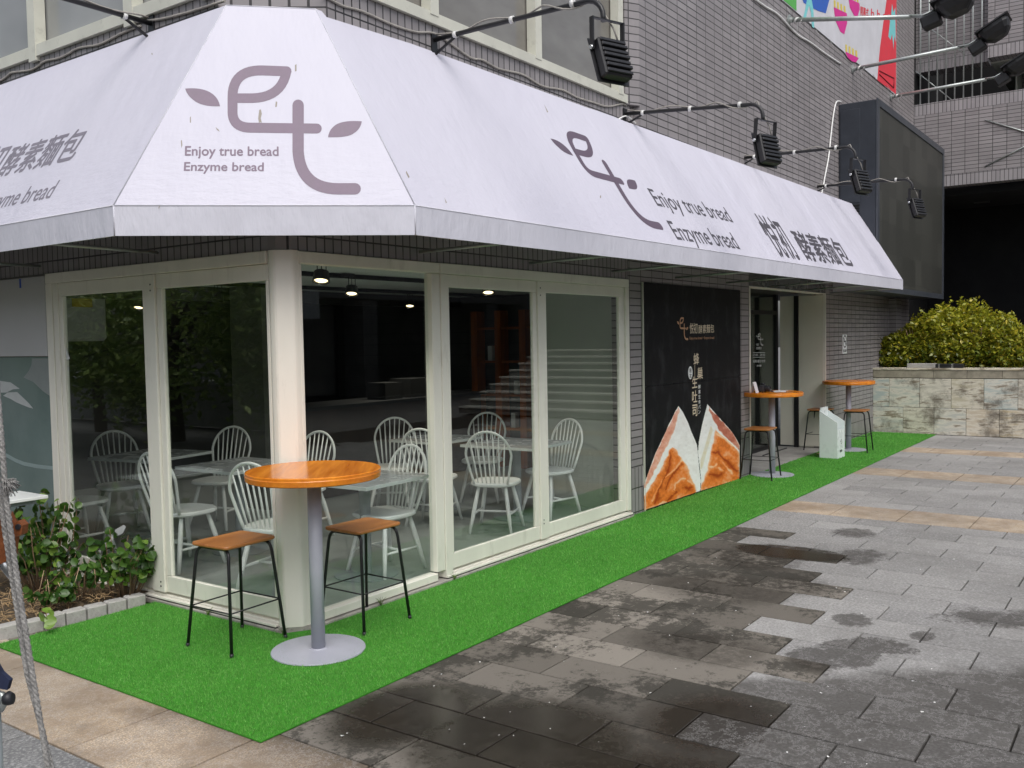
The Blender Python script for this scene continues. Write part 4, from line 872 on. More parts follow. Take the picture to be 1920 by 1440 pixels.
for p_, q_ in (((1106,398),(1188,440)), ((1106,418),(1186,494)), ((1188,440),(1186,494))):
    mb = MB(); mb.tube([bk(*p_, 4), bk(*q_, 4)], .012, 4); mv(mb.build('frame_print', mdk, bn), BL)
for i in range(8): mb = MB(); mb.tube([bk(bx_, by_, 2)+Vector((0, 0, 0)) for bx_, by_ in ((590+80*i, 45+62*i), (590+80*i+18, 45+62*i+30))], .004, 4); mv(mb.build('tie_cord', M_tape, bn), BL)

# ================================================================== lamps on arms
def arm_lamp():
    t = thing('awning_floodlight', (0, 0, 0), None, 'floodlight', 0, 'black floodlights on arms above the awning')
    B('wall_bracket', M_black, t, (-.03, -.012, -.12, .03, 0, .05)); 
    mb = MB(); P = [(0, 0, 0), (0, -.5, -.002), (0, -1.25, -.01)]+[(0, -1.25-.12*math.sin(a), -.01-.12+.12*math.cos(a)) for a in [k*math.pi/12 for k in range(1, 7)]]+[(0, -1.37, -.16)]
    mb.tube(P, .017, 8); mb.tube([(0, -.02, -.10), (0, -.22, -.005)], .010, 6); mb.build('arm', M_black, t)
    mb = MB(); Q = []
    for i in range(25):
        u = i/24; Q.append((.022*math.sin(u*14), -.03-1.27*u, .022+.012*math.cos(u*17)-.05*math.sin(max(0, u-.72)/.28*math.pi)))
    Q += [(.02, -1.35, -.08), (.06, -1.41, -.2), (.10, -1.43, -.30)]; mb.tube(Q, .006, 6); mb.build('cable', M_cable, t)
    for y in (-.2, -.68, -1.15): mb = MB(); mb.tube([(0, y-.013, -.002), (0, y+.013, -.002)], .025, 8); mb.build('tie', M_tape, t)
    hd = MB(); hd.box(-.125, -.045, -.30, .125, .035, .0, bev=.012); T_ = Matrix.Translation((0, -1.39, 0)) @ Matrix.Rotation(R(-20), 4, 'Z') @ Matrix.Translation((0, 1.39, 0)); M = T_ @ Matrix.Translation((0, -1.40, -.29)) @ Matrix.Rotation(R(-19), 4, 'X') @ Matrix.Scale(.86, 4)
    hd.v = [M @ Vector(v) for v in hd.v]; h = hd.build('lamp_body', M_black, t)
    fn = MB()
    for i in range(7):
        z = -.285+.041*i; fn.box(-.118, -.060-.008*(i % 2), z, .118, -.046, z+.027, bev=.004)
    fn.v = [M @ Vector(v) for v in fn.v]; fn.build('heat_fin', M_black, h)
    b2 = MB(); b2.box(-.145, .037, -.315, .145, .046, .03); b2.v = [M @ Vector(v) for v in b2.v]; b2.build('lens_frame', M_black, h)
    yk = MB(); yk.box(-.128, -1.416, -.355, -.118, -1.382, -.155); yk.box(.118, -1.416, -.355, .128, -1.382, -.155); yk.box(-.117, -1.41, -.163, .117, -1.386, -.155); yk.v = [T_ @ Vector(v) for v in yk.v]; yk.build('yoke', M_black, t)
    for x_ in (-.126, .126): bt = MB(); bt.tube([(x_-.012, -1.40, -.34), (x_+.012, -1.40, -.34)], .014, 8); bt.v = [T_ @ Vector(v) for v in bt.v]; bt.build('pivot_bolt', M_chrome, t)
    return t
L0 = arm_lamp(); labs = ['black finned floodlight nearest the awning corner, in front of the upper window', 'black finned floodlight over the printed logo on the right slope', 'black finned floodlight in front of the dark cabinet side', 'black finned floodlight hanging before the greenish display face', 'black lamp arm reaching out over the left slope of the awning']
for i, (x, lb) in enumerate(zip((1.42, 4.207, 7.046, 9.831), labs)):
    t = L0 if i == 0 else copy_thing(L0); t.location = (x, -.0, 3.86); t['label'] = lb; t.rotation_euler = (R((0, 4.5, 1, 1)[i]), 0, 0)
t = copy_thing(L0); t.location = (0, 1.2, 3.85); t.rotation_euler = (0, 0, -math.pi/2); t['label'] = labs[4]

def banner_lamp():
    t = thing('banner_floodlight', (0, 0, 0), None, 'floodlight', 0, 'floodlights on long galvanised arms below the banner')
    mb = MB(); mb.tube([(0, 0, 0), (0, -1.55, .04)], .028, 10); mb.build('arm', M_steel, t)
    mb = MB(); mb.lathe([(.07, 0), (.07, .012), (.035, .02), (.035, .06)], (0, 0, 0), 12); mb.v = [Matrix.Rotation(R(90), 4, 'X') @ Vector(v) for v in mb.v]; mb.build('wall_flange', M_steel, t)
    mb = MB()
    for k in range(3): mb.tube([(.03*math.sin(a*1.0+k), -.04-.02*k-.012*a, .03*math.cos(a+k)) for a in [q*.8 for q in range(12)]], .006, 5)
    mb.tube([(0, -.1, 0), (.03, -.12, -.06), (.02, -.14, -.13)], .006, 5); mb.build('white_tie', M_tape, t)
    M = Matrix.Translation((0, -1.62, .04)) @ Matrix.Rotation(R(-28), 4, 'X')
    gb = MB(); gb.box(-.09, -.24, -.20, .09, -.02, -.05, bev=.02); gb.v = [M @ Vector(v) for v in gb.v]; gb.build('gear_box', M_black, t)
    hb = MB(); prof = []
    n = 14
    rings = [(1.0, 0), (.98, -.05), (.80, -.13), (.5, -.19), (.18, -.21)]
    for s_, z in rings:
        for k in range(n):
            a = 2*math.pi*k/n; ca, sa = math.cos(a), math.sin(a); e = .55
            hb.v.append(tuple(M @ Vector((.21*s_*math.copysign(abs(ca)**e, ca), -.43+.22*s_*math.copysign(abs(sa)**e, sa), z))))
    for i in range(len(rings)-1): hb.f += [(i*n+k, i*n+(k+1) % n, (i+1)*n+(k+1) % n, (i+1)*n+k) for k in range(n)]
    hb.f.append(tuple(range((len(rings)-1)*n, len(rings)*n))); hb.sm = [False]*len(hb.f); hb.a = [None]*len(hb.f)
    h = hb.build('reflector', M_black, t)
    ln_ = MB(); ln_.box(-.235, -.675, .002, .235, -.19, .022); ln_.v = [M @ Vector(v) for v in ln_.v]; ln_.build('lens_frame', M_black, h)
    mb = MB(); mb.tube([(-.02, -1.53, .05), (-.03, -1.68, .05), (-.02, -1.82, .12)], .014, 6); mb.tube([(.02, -1.53, .05), (.03, -1.68, .05), (.02, -1.82, .12)], .014, 6); mb.build('knuckle', M_steel, t)
    return t
K0 = banner_lamp()
for i, (x, z, lb) in enumerate(((8.62, 5.89, 'black floodlight on the highest galvanised arm, nearest the shop corner'), (11.62, 5.92, 'black floodlight on the middle galvanised arm crossing the banner bottom'), (14.08, 5.98, 'black floodlight on the far galvanised arm starting at the tip of the banner'))):
    t = K0 if i == 0 else copy_thing(K0); t.location = (x, -.082, z); t['label'] = lb; t.rotation_euler = (R(12) if i == 0 else 0, 0, 0)

# cables on the walls
def cable(name, pts, r, m, label):
    mb = MB(); P = [Vector(p) for p in pts]; Q = []
    for i in range(len(P)-1):
        p0, p1, p2, p3 = P[max(i-1, 0)], P[i], P[i+1], P[min(i+2, len(P)-1)]
        for k in range(5):
            t = k/5; Q.append(.5*((2*p1)+(p2-p0)*t+(2*p0-5*p1+4*p2-p3)*t*t+(3*p1-p0-3*p2+p3)*t**3))
    Q.append(P[-1]); mb.tube(Q, r, 6); return tag(mb.build(name, m), label, 'cable')
cable('wall_cable', [at(640+x/3, y/3, 'y', -.010) for x, y in ((-120,-40),(0,30),(120,65),(290,140),(420,180),(540,195))]+[at(880+x/5.333, y/5.333, 'y', -.010) for x, y in ((0,570),(130,600),(300,690),(530,745),(730,860),(930,900),(1080,975),(1240,1025),(1380,1065),(1530,1040),(1570,1060))], .008, M_cable, 'grey cable clipped to the tiles under the right upper window')
cable('wall_cable', [at(x/6.4, y/6.4, 'x', -.010) for x, y in ((-300,1090),(0,970),(100,900),(150,870),(350,845),(450,800),(540,735),(700,700),(830,640),(880,605),(980,570),(1150,545),(1270,500),(1460,400),(1580,350),(1690,310))], .008, M_cable, 'grey cable clipped to the tiles under the left upper window')
cable('wall_cable', [at(x/6.4, y/6.4, 'x', -.012) for x, y in ((1400,265),(1600,265),(1800,245),(1950,225),(2250,150),(2500,70),(2700,10))], .008, M_cable, 'grey cable running right from the left lamp arm to the corner')
cable('drop_cable', [at(1360+x/4.8, 160+y/4.8, 'y', -.10) for x, y in ((1040,148),(1000,150),(975,250),(950,450),(930,640),(900,800),(870,960),(850,1010))], .011, M_tape, 'cream cable hanging down beside the dark cabinet')
cable('conduit', [at(1280+x/3, y/3, 'y', -.095) for x, y in ((400,-10),(470,40),(540,85),(640,190),(720,240),(800,300),(890,360))], .013, M_tape, 'off white conduit running along under the banner')
cable('loose_cable', [at(880+x/5.333, y/5.333, 'y', -.03) for x, y in ((1470,1210),(1560,1160),(1640,1210),(1700,1275),(1760,1330))], .008, M_tape, 'pale loose cable looping beside the second floodlight bracket')
cable('loose_cable', [at(1360+x/4.8, 160+y/4.8, 'y', -.03) for x, y in ((55,680),(80,655),(130,645),(150,680),(190,690),(225,680))], .006, M_tape, 'pale loose cable tangled at the third floodlight bracket')

# ================================================================== outdoor furniture
def bar_table(x, y, label, h=1.03):
    t = thing('bar_table', (x, y, .012), label, 'bar table', 0, 'tall round bar tables on the green carpet')
    mb = MB(); mb.lathe([(.0, h-.052), (.362, h-.052), (.372, h-.046), (.375, h-.02), (.373, h-.016), (.373, h-.004), (.368, h), (0, h)], n=64); o = mb.build('tabletop', M_woodtop, t); o.rotation_euler = (0, 0, R(40))
    mb = MB(); mb.lathe([(.039, .008), (.039, h-.052)], n=28); o = mb.build('pole', M_grey, t); [setattr(p, 'use_smooth', len(p.vertices) == 4) for p in o.data.polygons]
    mb = MB(); mb.lathe([(.262, 0), (.264, .002), (.262, .008), (.05, .013), (.045, .018)], n=64); mb.build('base', M_grey, t); return t
bar_table(-.130, -.357, 'tall round orange wood bar table on a grey pole by the corner column')
bar_table(7.47, -.25, 'tall orange wood bar table beside the bread poster, with small items on top')
bar_table(10.40, -.36, 'tall orange wood bar table with an empty top near the marble wall')

def bar_stool():
    t = thing('bar_stool', (0, 0, 0), None, 'bar stool', 0, 'black steel stools with brown wooden seats')
    mb = MB(); pts = []
    for cx, cy, a0 in ((.155, .125, 0), (-.155, .125, 90), (-.155, -.125, 180), (.155, -.125, 270)):
        for k in range(5): a = R(a0+22.5*k); pts.append((cx+.03*math.cos(a), cy+.03*math.sin(a)))
    q = [(x, y) for x, y in pts]; n = len(q); 
    for sc, z in ((.965, .588), (1, .594), (1, .602), (.985, .608)): mb.v += [(x*sc, y*sc, z) for x, y in q]
    for i in range(3): mb.f += [(i*n+k, i*n+(k+1) % n, (i+1)*n+(k+1) % n, (i+1)*n+k) for k in range(n)]
    mb.f += [tuple(range(n))[::-1], tuple(range(3*n, 4*n))]; mb.sm = [False]*len(mb.f); mb.a = [None]*len(mb.f); mb.build('seat', M_seat, t)
    for sx in (-1, 1):
        for sy in (-1, 1):
            P = [(sx*.198, sy*.190, 0), (sx*.158, sy*.140, .52)]+[(sx*(.155-.002*k), sy*(.138-.045*(1-math.cos(R(15*k)))), .535+.045*math.sin(R(15*k))) for k in range(1, 7)]+[(sx*.145, 0, .58)]
            mb = MB(); mb.tube(P, .0095, 8); o = mb.build('leg', M_black, t)
            f_ = MB(); f_.tube([(sx*.1985, sy*.1905, -.002), (sx*.197, sy*.189, .018)], .0112, 8); f_.build('foot_cap', M_rubber, o)
    k_ = .19; X, Y = .183, .171; mb = MB(); pp = [(X, Y, .235), (-X, Y, .235), (-X, -Y, .235), (X, -Y, .235)]
    for i in range(4): mb.tube([pp[i], pp[(i+1) % 4]], .0045, 6)
    mb.build('footrest', M_black, t); return t
s0 = bar_stool()
for i, (x, y, rz, lb) in enumerate(((-.29, .155, 2, 'brown seated black stool left of the corner column, at the kerb side'), (.40, -.205, -1, 'brown seated black stool right of the corner column, before the first window'), (7.17, -.215, 4, 'brown seated black stool between the bread poster and the middle bar table'), (10.30, .02, 0, 'brown seated black stool behind the white leaflet box at the doorway edge'), (10.32, -.50, 3, 'brown seated black stool in front of the farthest bar table'))):
    t = s0 if i == 0 else copy_thing(s0); t.location = (x, y, .013); t.rotation_euler = (0, 0, R(rz)); t['label'] = lb

bx_ = thing('leaflet_box', (9.45, -.40, .013), 'white acrylic box with slanted sides standing on the green carpet', 'box')
mb = MB(); side = [(.125, 0), (.125, .66), (.04, .60), (-.125, .50), (-.125, 0)]
for x in (-.15, .13): mb.prism([(x, y, z) for y, z in side], (.02, 0, 0))
mb.box(-.128, .105, 0, .128, .125, .70); mb.box(-.128, -.125, 0, .128, -.105, .40); mb.box(-.128, -.104, .0, .128, .104, .02); mb.box(-.128, -.104, .30, .128, .104, .315)
bo = mb.build('box_shell', M_holder, bx_); bo.rotation_euler = (0, 0, R(-3))
logo(lambda p, k: Vector((-.045+(p.x-1042)*.085/990, -.1265-.0004*k, .26-(p.y-368)*.12/726)), M_blackink, bx_, 'logo_print'); letters('悦初酵素麵包', (-.06, -.1266, .08), (.12, 0, 0), (0, 0, .035), M_blackink, bx_, 'lettering_print', .02)
mb = MB(); mb.lathe([(.012, 0), (.012, .10), (.02, .11), (.02, .135), (.006, .14)], (9.60, -.12, .60), 10); 
bt_ = thing('brass_post', (9.72, -.15, .012), 'thin brass topped post just behind the white leaflet box', 'post'); mb = MB(); mb.lathe([(.011, 0), (.011, .50), (.018, .505), (.018, .53), (.006, .54)], n=10); mb.build('stem', flat('brass', (.6, .45, .18)), bt_)
B('foot', flat('brass_foot', (.5, .38, .16)), bt_, (-.05, -.05, 0, .05, .05, .006))

TZ = 1.0435
cs_ = thing('card_stand', (7.22, -.13, TZ), 'small white card tent on the middle bar table', 'card'); mb = MB(); mb.prism([(-.05, -.03, 0), (.05, -.03, 0), (.03, .0, .13), (-.07, .0, .13)], (0, .003, 0)); mb.prism([(-.05, .04, 0), (.05, .04, 0), (.03, .004, .13), (-.07, .004, .13)], (0, .002, 0)); mb.build('card', M_paper, cs_)
cm = thing('black_camera', (7.36, -.17, TZ), 'small black camera lying on the middle bar table', 'camera'); B('camera_body', M_rubber, cm, (-.07, -.04, 0, .07, .03, .085), (-.03, -.03, .086, .03, .02, .11), bev=.012)
mb = MB(); mb.lathe([(.035, 0), (.037, .04), (.032, .06), (.028, .062), (.02, .05)], n=20); mb.v = [Matrix.Rotation(R(90), 4, 'X') @ Vector(v)+Vector((0, -.041, .042)) for v in mb.v]; mb.build('lens', M_rubber, cm)
mb = MB(); mb.tube([(.07, 0, .06), (.12, .03, .03), (.14, -.04, .01), (.09, -.10, .008), (.0, -.12, .008)], .006, 5); mb.build('strap', M_strap, cm)
pa = thing('paper_sheets', (7.5, -.34, TZ), 'two thin paper sheets lying flat on the middle bar table', 'paper'); o = B('sheet', M_paper, pa, (-.10, -.07, .0005, .10, .07, .002)); o.rotation_euler = (0, 0, R(20)); o = B('sheet', M_paper, pa, (-.02, -.02, .003, .17, .12, .0045)); o.rotation_euler = (0, 0, R(-12))
wbd = thing('notice_board', (8.05, .36, .006), 'narrow white notice standing inside the entrance recess', 'notice')
B('board', M_paper, wbd, (-.14, -.01, .04, .14, .01, .74), bev=.002); B('stand', M_black, wbd, (-.14, -.06, 0, -.11, .06, .04), (.11, -.06, 0, .14, .06, .04))
mb = MB(); mb.poly([(-.02+.07*math.cos(a), -.0115, .62+.04*math.sin(a)) for a in [k*math.pi/8 for k in range(16)]]); mb.build('round_print', flat('grey_print', (.2, .2, .2)), wbd); letters('外帶區', (7.93, .348, .40), (.22, 0, 0), (0, 0, .06), flat('green_print', (.1, .3, .2)), None, 'lettering_print', .02)
lp = bpy.data.objects['lettering_print'] if False else [o for o in bpy.data.objects if o.name.startswith('lettering_print') and o.parent is None][0]; lp.parent = wbd; lp.location = (-8.05, -.36, -.006)

# ================================================================== interior furniture
def chair():
    t = thing('spindle_chair', (0, 0, 0), None, 'chair', 0, 'white spindle back chairs inside the café')
    mb = MB(); pts = []
    for k in range(28):
        a = 2*math.pi*k/28; ca, sa = math.cos(a), math.sin(a); e = .72
        pts.append((.01+.215*math.copysign(abs(ca)**e, ca), (.215+.012*ca)*math.copysign(abs(sa)**e, sa)))
    n = 28
    for sc, z in ((.90, .412), (1, .425), (1, .44), (.97, .45), (.6, .444)): mb.v += [(x*sc, y*sc, z) for x, y in pts]
    for i in range(4): mb.f += [(i*n+k, i*n+(k+1) % n, (i+1)*n+(k+1) % n, (i+1)*n+k) for k in range(n)]
    mb.f += [tuple(range(n))[::-1], tuple(range(4*n, 5*n))]; mb.sm = [False]*len(mb.f); mb.a = [None]*len(mb.f); mb.build('seat', M_white, t)
    ft = {}
    for sx in (-1, 1):
        for sy in (-1, 1):
            a, d = Vector((sx*.12, sy*.12, .425)), Vector((sx*.215, sy*(.205 if sx > 0 else .19), 0)); ft[sx, sy] = (a, d)
            mb = MB(); mb.tube([a, a.lerp(d, .35), a.lerp(d, .6), d], [.014, .0195, .0185, .0125], 8); mb.build('leg', M_white, t)
    def on(k, z): a, d = ft[k]; return a.lerp(d, (a.z-z)/(a.z))
    mids = []
    for sy in (-1, 1):
        p, q = on((-1, sy), .17), on((1, sy), .17); mb = MB(); mb.tube([p, p.lerp(q, .5), q], [.008, .012, .008], 7); mb.build('stretcher', M_white, t); mids.append(p.lerp(q, .5))
    mb = MB(); mb.tube([mids[0], mids[0].lerp(mids[1], .5), mids[1]], [.008, .012, .008], 7); mb.build('stretcher', M_white, t)
    def lean(z): return -.165-.115*(z-.45)/.47
    P = []
    for k in range(31):
        u = math.pi*k/30; y = -.205*math.cos(u); z = .70+.215*math.sin(u); P.append((lean(z), y, z))
    lo_ = [(lean(z), -.150-.055*(max(0, z-.45)/.25)**.8, z) for z in (.44, .5, .57, .64)]
    P = lo_+P+[(x, -y, z) for x, y, z in lo_[::-1]]; mb = MB(); mb.tube(P, .0115, 8); mb.build('back_bow', M_white, t)
    for k in range(-3, 4):
        yt = .052*k; u = math.acos(max(-1, min(1, yt/.205))); zt = .70+.215*math.sin(u)-.005; yb = .038*k; a, d = Vector((-.163, yb, .445)), Vector((lean(zt), yt, zt))
        mb = MB(); mb.tube([a, a.lerp(d, .3), d], [.0065, .0088, .0055], 6); mb.build('spindle', M_white, t)
    return t
ch0 = chair(); FZ = .031
for i, (x, y, a, lb) in enumerate((
    (1.37, .52, 176, 'white spindle chair right of the front table, seen past the wooden bar table edge'),
    (.60, .84, 12, 'white spindle chair close behind the corner column on its left'),
    (.64, 1.97, 4, 'white spindle chair split by the thick left window mullion'),
    (2.97, .68, 22, 'white spindle chair with its back to the middle sliding window'),
    (3.82, .64, 168, 'white spindle chair in the last window before the tiled wall'),
    (4.15, 1.72, 205, 'white spindle chair behind the middle sliding window table, facing out'),
    (2.92, 1.38, 18, 'white spindle chair half hidden by the mullion right of the first window'),
    (3.25, 2.2, 215, 'white spindle chair deepest inside, topmost of the group in the first window'),
    (1.80, 1.95, 186, 'white spindle chair peeking out just right of the corner column'),
    (1.78, 3.05, 200, 'white spindle chair behind the grey table, right part of the left corner window'),
    (1.12, 3.60, 250, 'white spindle chair with a wide bow in the far left window pane'),
    (.42, 3.12, 0, 'white spindle chair of which only seat and legs show at the left jamb'))):
    t = ch0 if i == 0 else copy_thing(ch0); t.location = (x, y, FZ); t.rotation_euler = (0, 0, R(a)); t['label'] = lb
def cafe_table(x, y, wx, wy, rz, label):
    t = thing('cafe_table', (x, y, FZ), label, 'table', R(rz), 'pale square tables inside the café')
    o = B('tabletop', M_ttop, t, (-wx/2, -wy/2, .700, wx/2, wy/2, .722), bev=.003); B('table_edge', M_ttedge, o, (-wx/2-.004, -wy/2-.004, .697, -wx/2-.0005, wy/2+.004, .7205), (wx/2+.0005, -wy/2-.004, .697, wx/2+.004, wy/2+.004, .7205), (-wx/2, -wy/2-.004, .697, wx/2, -wy/2-.0005, .7205), (-wx/2, wy/2+.0005, .697, wx/2, wy/2+.004, .7205))
    mb = MB(); mb.lathe([(.042, .012), (.042, .70)], n=20); mb.build('pedestal', M_igrey, t); mb = MB(); mb.lathe([(.235, 0), (.235, .008), (.05, .014)], n=40); mb.build('base', M_igrey, t); return t
cafe_table(1.19, .56, .70, .68, 2, 'pale grey table seen behind the orange bar table in the first window')
cafe_table(1.22, 2.03, .70, .72, 0, 'pale grey table in the left corner window beside the column')
cafe_table(3.56, .86, .72, .80, 2, 'pale grey table behind the middle and last sliding windows')
cafe_table(1.28, 3.35, .75, .75, 10, 'pale grey table in front of the wide bowed chair in the far left pane')
cafe_table(3.55, 1.85, .70, .66, 0, 'pale grey table farther inside behind the middle window chairs')
# track lights
def track_light():
    t = thing('track_spotlight', (0, 0, 0), None, 'spotlight', 0, 'black track spotlights under the café ceiling')
    B('track_box', M_black, t, (-.07, -.02, -.03, .05, .02, 0)); B('hanger', M_black, t, (-.04, -.035, -.12, -.035, -.03, -.03), (.04, -.035, -.12, .045, -.03, -.03), (-.002, -.035, -.12, .002, -.031, -.03))
    TM = Matrix.Translation((0, -.033, -.115)) @ Matrix.Rotation(YAW+R(90), 4, 'Z') @ Matrix.Rotation(R(20), 4, 'X') @ Matrix.Translation((0, 0, .115))
    mb = MB(); mb.lathe([(.035, -.11), (.05, -.115), (.06, -.185), (.052, -.186), (.045, -.17)], n=20); mb.v = [TM @ Vector(v) for v in mb.v]; mb.build('housing', M_black, t)
    mb = MB(); mb.lathe([(.0, -.176), (.044, -.176), (.044, -.172), (0, -.172)], n=20); mb.v = [TM @ Vector(v) for v in mb.v]; mb.build('lamp_face', M_bulb, t); return t
tl0 = track_light(); spots_ = []
for i, (px_, py_, ax_, v_, lb) in enumerate(((597, 527, 'y', .62, 'black spotlight glowing nearest the corner column'), (655, 551, 'y', 2.04, 'small lit spotlight deep behind the first window'), (765, 574, 'y', 2.04, 'lit tilted spotlight at the right of the first window'), (258, 577, 'x', 1.74, 'lit spotlight left of the thick left mullion'), (203, 556, 'x', 1.9, 'black spotlight left of the glowing one in the far left pane'), (405, 563, 'x', 1.74, 'small black spotlight in the left corner window'), (910, 549, 'y', 2.04, 'small lit spotlight high in the middle sliding window'))):
    t = tl0 if i == 0 else copy_thing(tl0); p = at(px_, py_, 'z', 2.165); t.location = (p.x, p.y, 2.34); t['label'] = lb
    spots_.append(t)
for i, t in enumerate(spots_):
    if i in (0, 1, 2, 3, 6):
        pl = bpy.data.lights.new('lamp_light', 'SPOT'); pl.energy = 42; pl.color = (1, .93, .82); pl.spot_size = R(125); pl.spot_blend = .8; pl.shadow_soft_size = .04
        po_ = bpy.data.objects.new('lamp_light', pl); C.objects.link(po_); po_.parent = t; po_.location = (0, 0, -.19)
    else:
        for ch in list(t.children):
            if ch.name.startswith('lamp_face'): bpy.data.objects.remove(ch)
sh = thing('display_shelf', (6.35, 2.4, .03), 'tall orange wooden shelf unit at the back of the shop', 'shelf')
B('upright', M_shelfwood, sh, *[(-.02, y, 0, .16, y+.10, 2.1) for y in (-.95, -.55, -.15, .25, .65, 1.05)]); B('shelf_board', M_shelfwood, sh, *[(.0, -.9, z, .22, 1.1, z+.03) for z in (.5, .95, 1.4, 1.85)])
B('jar', M_ttedge, sh, *[(.05, y, z+.03, .13, y+.07, z+.03+h_) for y, z, h_ in ((-.78, .95, .16), (-.40, .95, .2), (-.02, 1.4, .15), (.42, .95, .18), (.48, .5, .2), (-.34, 1.4, .14), (.85, 1.4, .2))])
ct = thing('serving_counter', (4.6, 3.6, .03), 'dark wooden serving counter deep inside the shop', 'counter'); B('counter_front', plain('brown_counter', (.045, .028, .02), .5, .3, 4), ct, (-1.5, -.3, 0, 1.6, .3, .98)); B('counter_top', M_dark, ct, (-1.55, -.36, .982, 1.65, .34, 1.02))
B('crate', M_dark, ct, (-.2, -.25, 1.022, .1, .05, 1.22), (.25, -.25, 1.022, .7, .1, 1.25))
ac = thing('air_conditioner', (1.0, 4.3, 1.9), 'white wall unit with a yellow sticker in the far left pane', 'air conditioner'); B('unit_body', M_board, ac, (-.12, -.2, -.1, .35, .2, .43), bev=.03); B('yellow_sticker', flat('yellow_label', (.6, .4, .02)), ac, (-.0, -.206, .22, .2, -.2005, .34))
# ================================================================== plants in the bed
g_ = np.random.default_rng(5)
def round_leaves(pts, dirs, size, g):
    """cupped round leaves, 7-gon fans folded along the midrib"""
    n = len(pts); nrm = dirs+g.normal(size=(n, 3))*.45; nrm[:, 2] += .25; nrm /= np.linalg.norm(nrm, axis=1)[:, None]
    t = g.normal(size=(n, 3)); t -= nrm*(t*nrm).sum(1)[:, None]; t /= np.linalg.norm(t, axis=1)[:, None]; bt = np.cross(nrm, t); s_ = size*g.uniform(.6, 1.25, n)
    prof = [(-1, 0, 0), (-.55, .75, .28), (.15, .92, .34), (.8, .5, .2), (1.1, 0, .05), (.8, -.5, .2), (.15, -.92, .34), (-.55, -.75, .28)]
    V = np.stack([pts+t*(a*s_)[:, None]+bt*(b_*s_)[:, None]+nrm*(c_*s_)[:, None] for a, b_, c_ in prof], 1)
    F1 = np.arange(n)[:, None]*8
    Fq = np.concatenate([np.concatenate([F1+q for q in f_], 1) for f_ in ((0, 1, 2, 3), (0, 3, 4, 4), (0, 4, 5, 6), (0, 6, 7, 7))], 0)
    Fq = np.concatenate([np.concatenate([F1+q for q in f_], 1) for f_ in ((0, 1, 2), (0, 2, 3), (0, 3, 4), (0, 4, 5), (0, 5, 6), (0, 6, 7))], 0)
    return V.reshape(-1, 3), Fq
def shrub(name, loc, h, spread, ns, nl, size, label, lean=(0, 0), seed=1, droop=0):
    g2 = np.random.default_rng(seed); r2 = random.Random(seed); t = thing(name, loc, label, 'plant', 0, None)
    mb = MB(); P = []; D = []
    for i in range(ns):
        a = r2.uniform(0, 6.28); rr = r2.uniform(.1, 1)**.7*spread; hh = h*r2.uniform(.45, 1); p0 = Vector((math.cos(a)*rr*.35, math.sin(a)*rr*.35, 0)); p2 = Vector((math.cos(a)*rr+lean[0]*hh, math.sin(a)*rr+lean[1]*hh, hh)); p1 = p0.lerp(p2, .5)+Vector((r2.uniform(-.04, .04), r2.uniform(-.04, .04), .05))
        mb.tube([p0, p1, p2], [.005, .004, .002], 5)
        for k in range(nl):
            u = .30+.70*(k+r2.random()*.6)/nl; q = (p0*(1-u)**2+p1*2*u*(1-u)+p2*u*u); d = Vector((r2.gauss(0, 1), r2.gauss(0, 1), .3)).normalized(); P.append(q+d*size*.9); D.append(d)
    mb.build('stem', M_stem, t); P = np.array(P); D = np.array(D); P[:, 2] = np.maximum(P[:, 2], .012); V, Fq = round_leaves(P, D, size, g2)
    att = g2.uniform(0, 1, (len(P), 3)); np_mesh('foliage', V, Fq, M_leafbed, t, np.tile(att, (6, 1))); return t
shrub('bed_shrub', (-.42, 2.05, .05), .66, .27, 26, 12, .030, 'tall dark round leaved shrub at the left window jamb', seed=2)
shrub('bed_shrub', (-.20, 2.35, .05), .78, .10, 5, 12, .034, 'single upright leafy shoot rising against the left window jamb', seed=12)
shrub('bed_shrub', (-.17, 1.50, .05), .44, .25, 26, 11, .029, 'bushy round leaved shrub spreading before the thick left mullion', seed=4)
shrub('bed_shrub', (-.40, 1.66, .05), .30, .18, 10, 8, .027, 'medium leafy plant between the tall shrub and the mullion', seed=15)
shrub('bed_shrub', (-.62, 1.70, .05), .24, .24, 12, 7, .027, 'low sparse leafy plant in the middle of the bed', seed=6)
shrub('bed_shrub', (-1.02, 1.78, .05), .16, .10, 5, 6, .022, 'little leafy plant near the outer end of the bed', seed=8)
shrub('bed_shrub', (-.55, 1.52, .05), .20, .07, 4, 7, .026, 'small leafy plant just behind the kerb stones', seed=9)
sp_ = thing('leaf_sprig', (-.80, 1.33, .015), 'pale green sprig of two leaves poking onto the carpet at the kerb', 'sprig')
mb = MB(); mb.tube([(.02, .04, .10), (0, -.01, .11), (-.01, -.05, .085)], .003, 5); mb.build('stem', M_stem, sp_)
P = np.array([(-.02, -.02, .10), (.02, -.03, .105), (0, -.06, .075), (.01, .0, .12), (-.015, -.075, .05)]); V, Fq = round_leaves(P, np.array([(-.4, -.7, .5)]*5), .034, np.random.default_rng(21)); np_mesh('foliage', V, Fq, M_leafbed, sp_, np.tile(np.array([[1, .95, .5]]*5), (6, 1)))
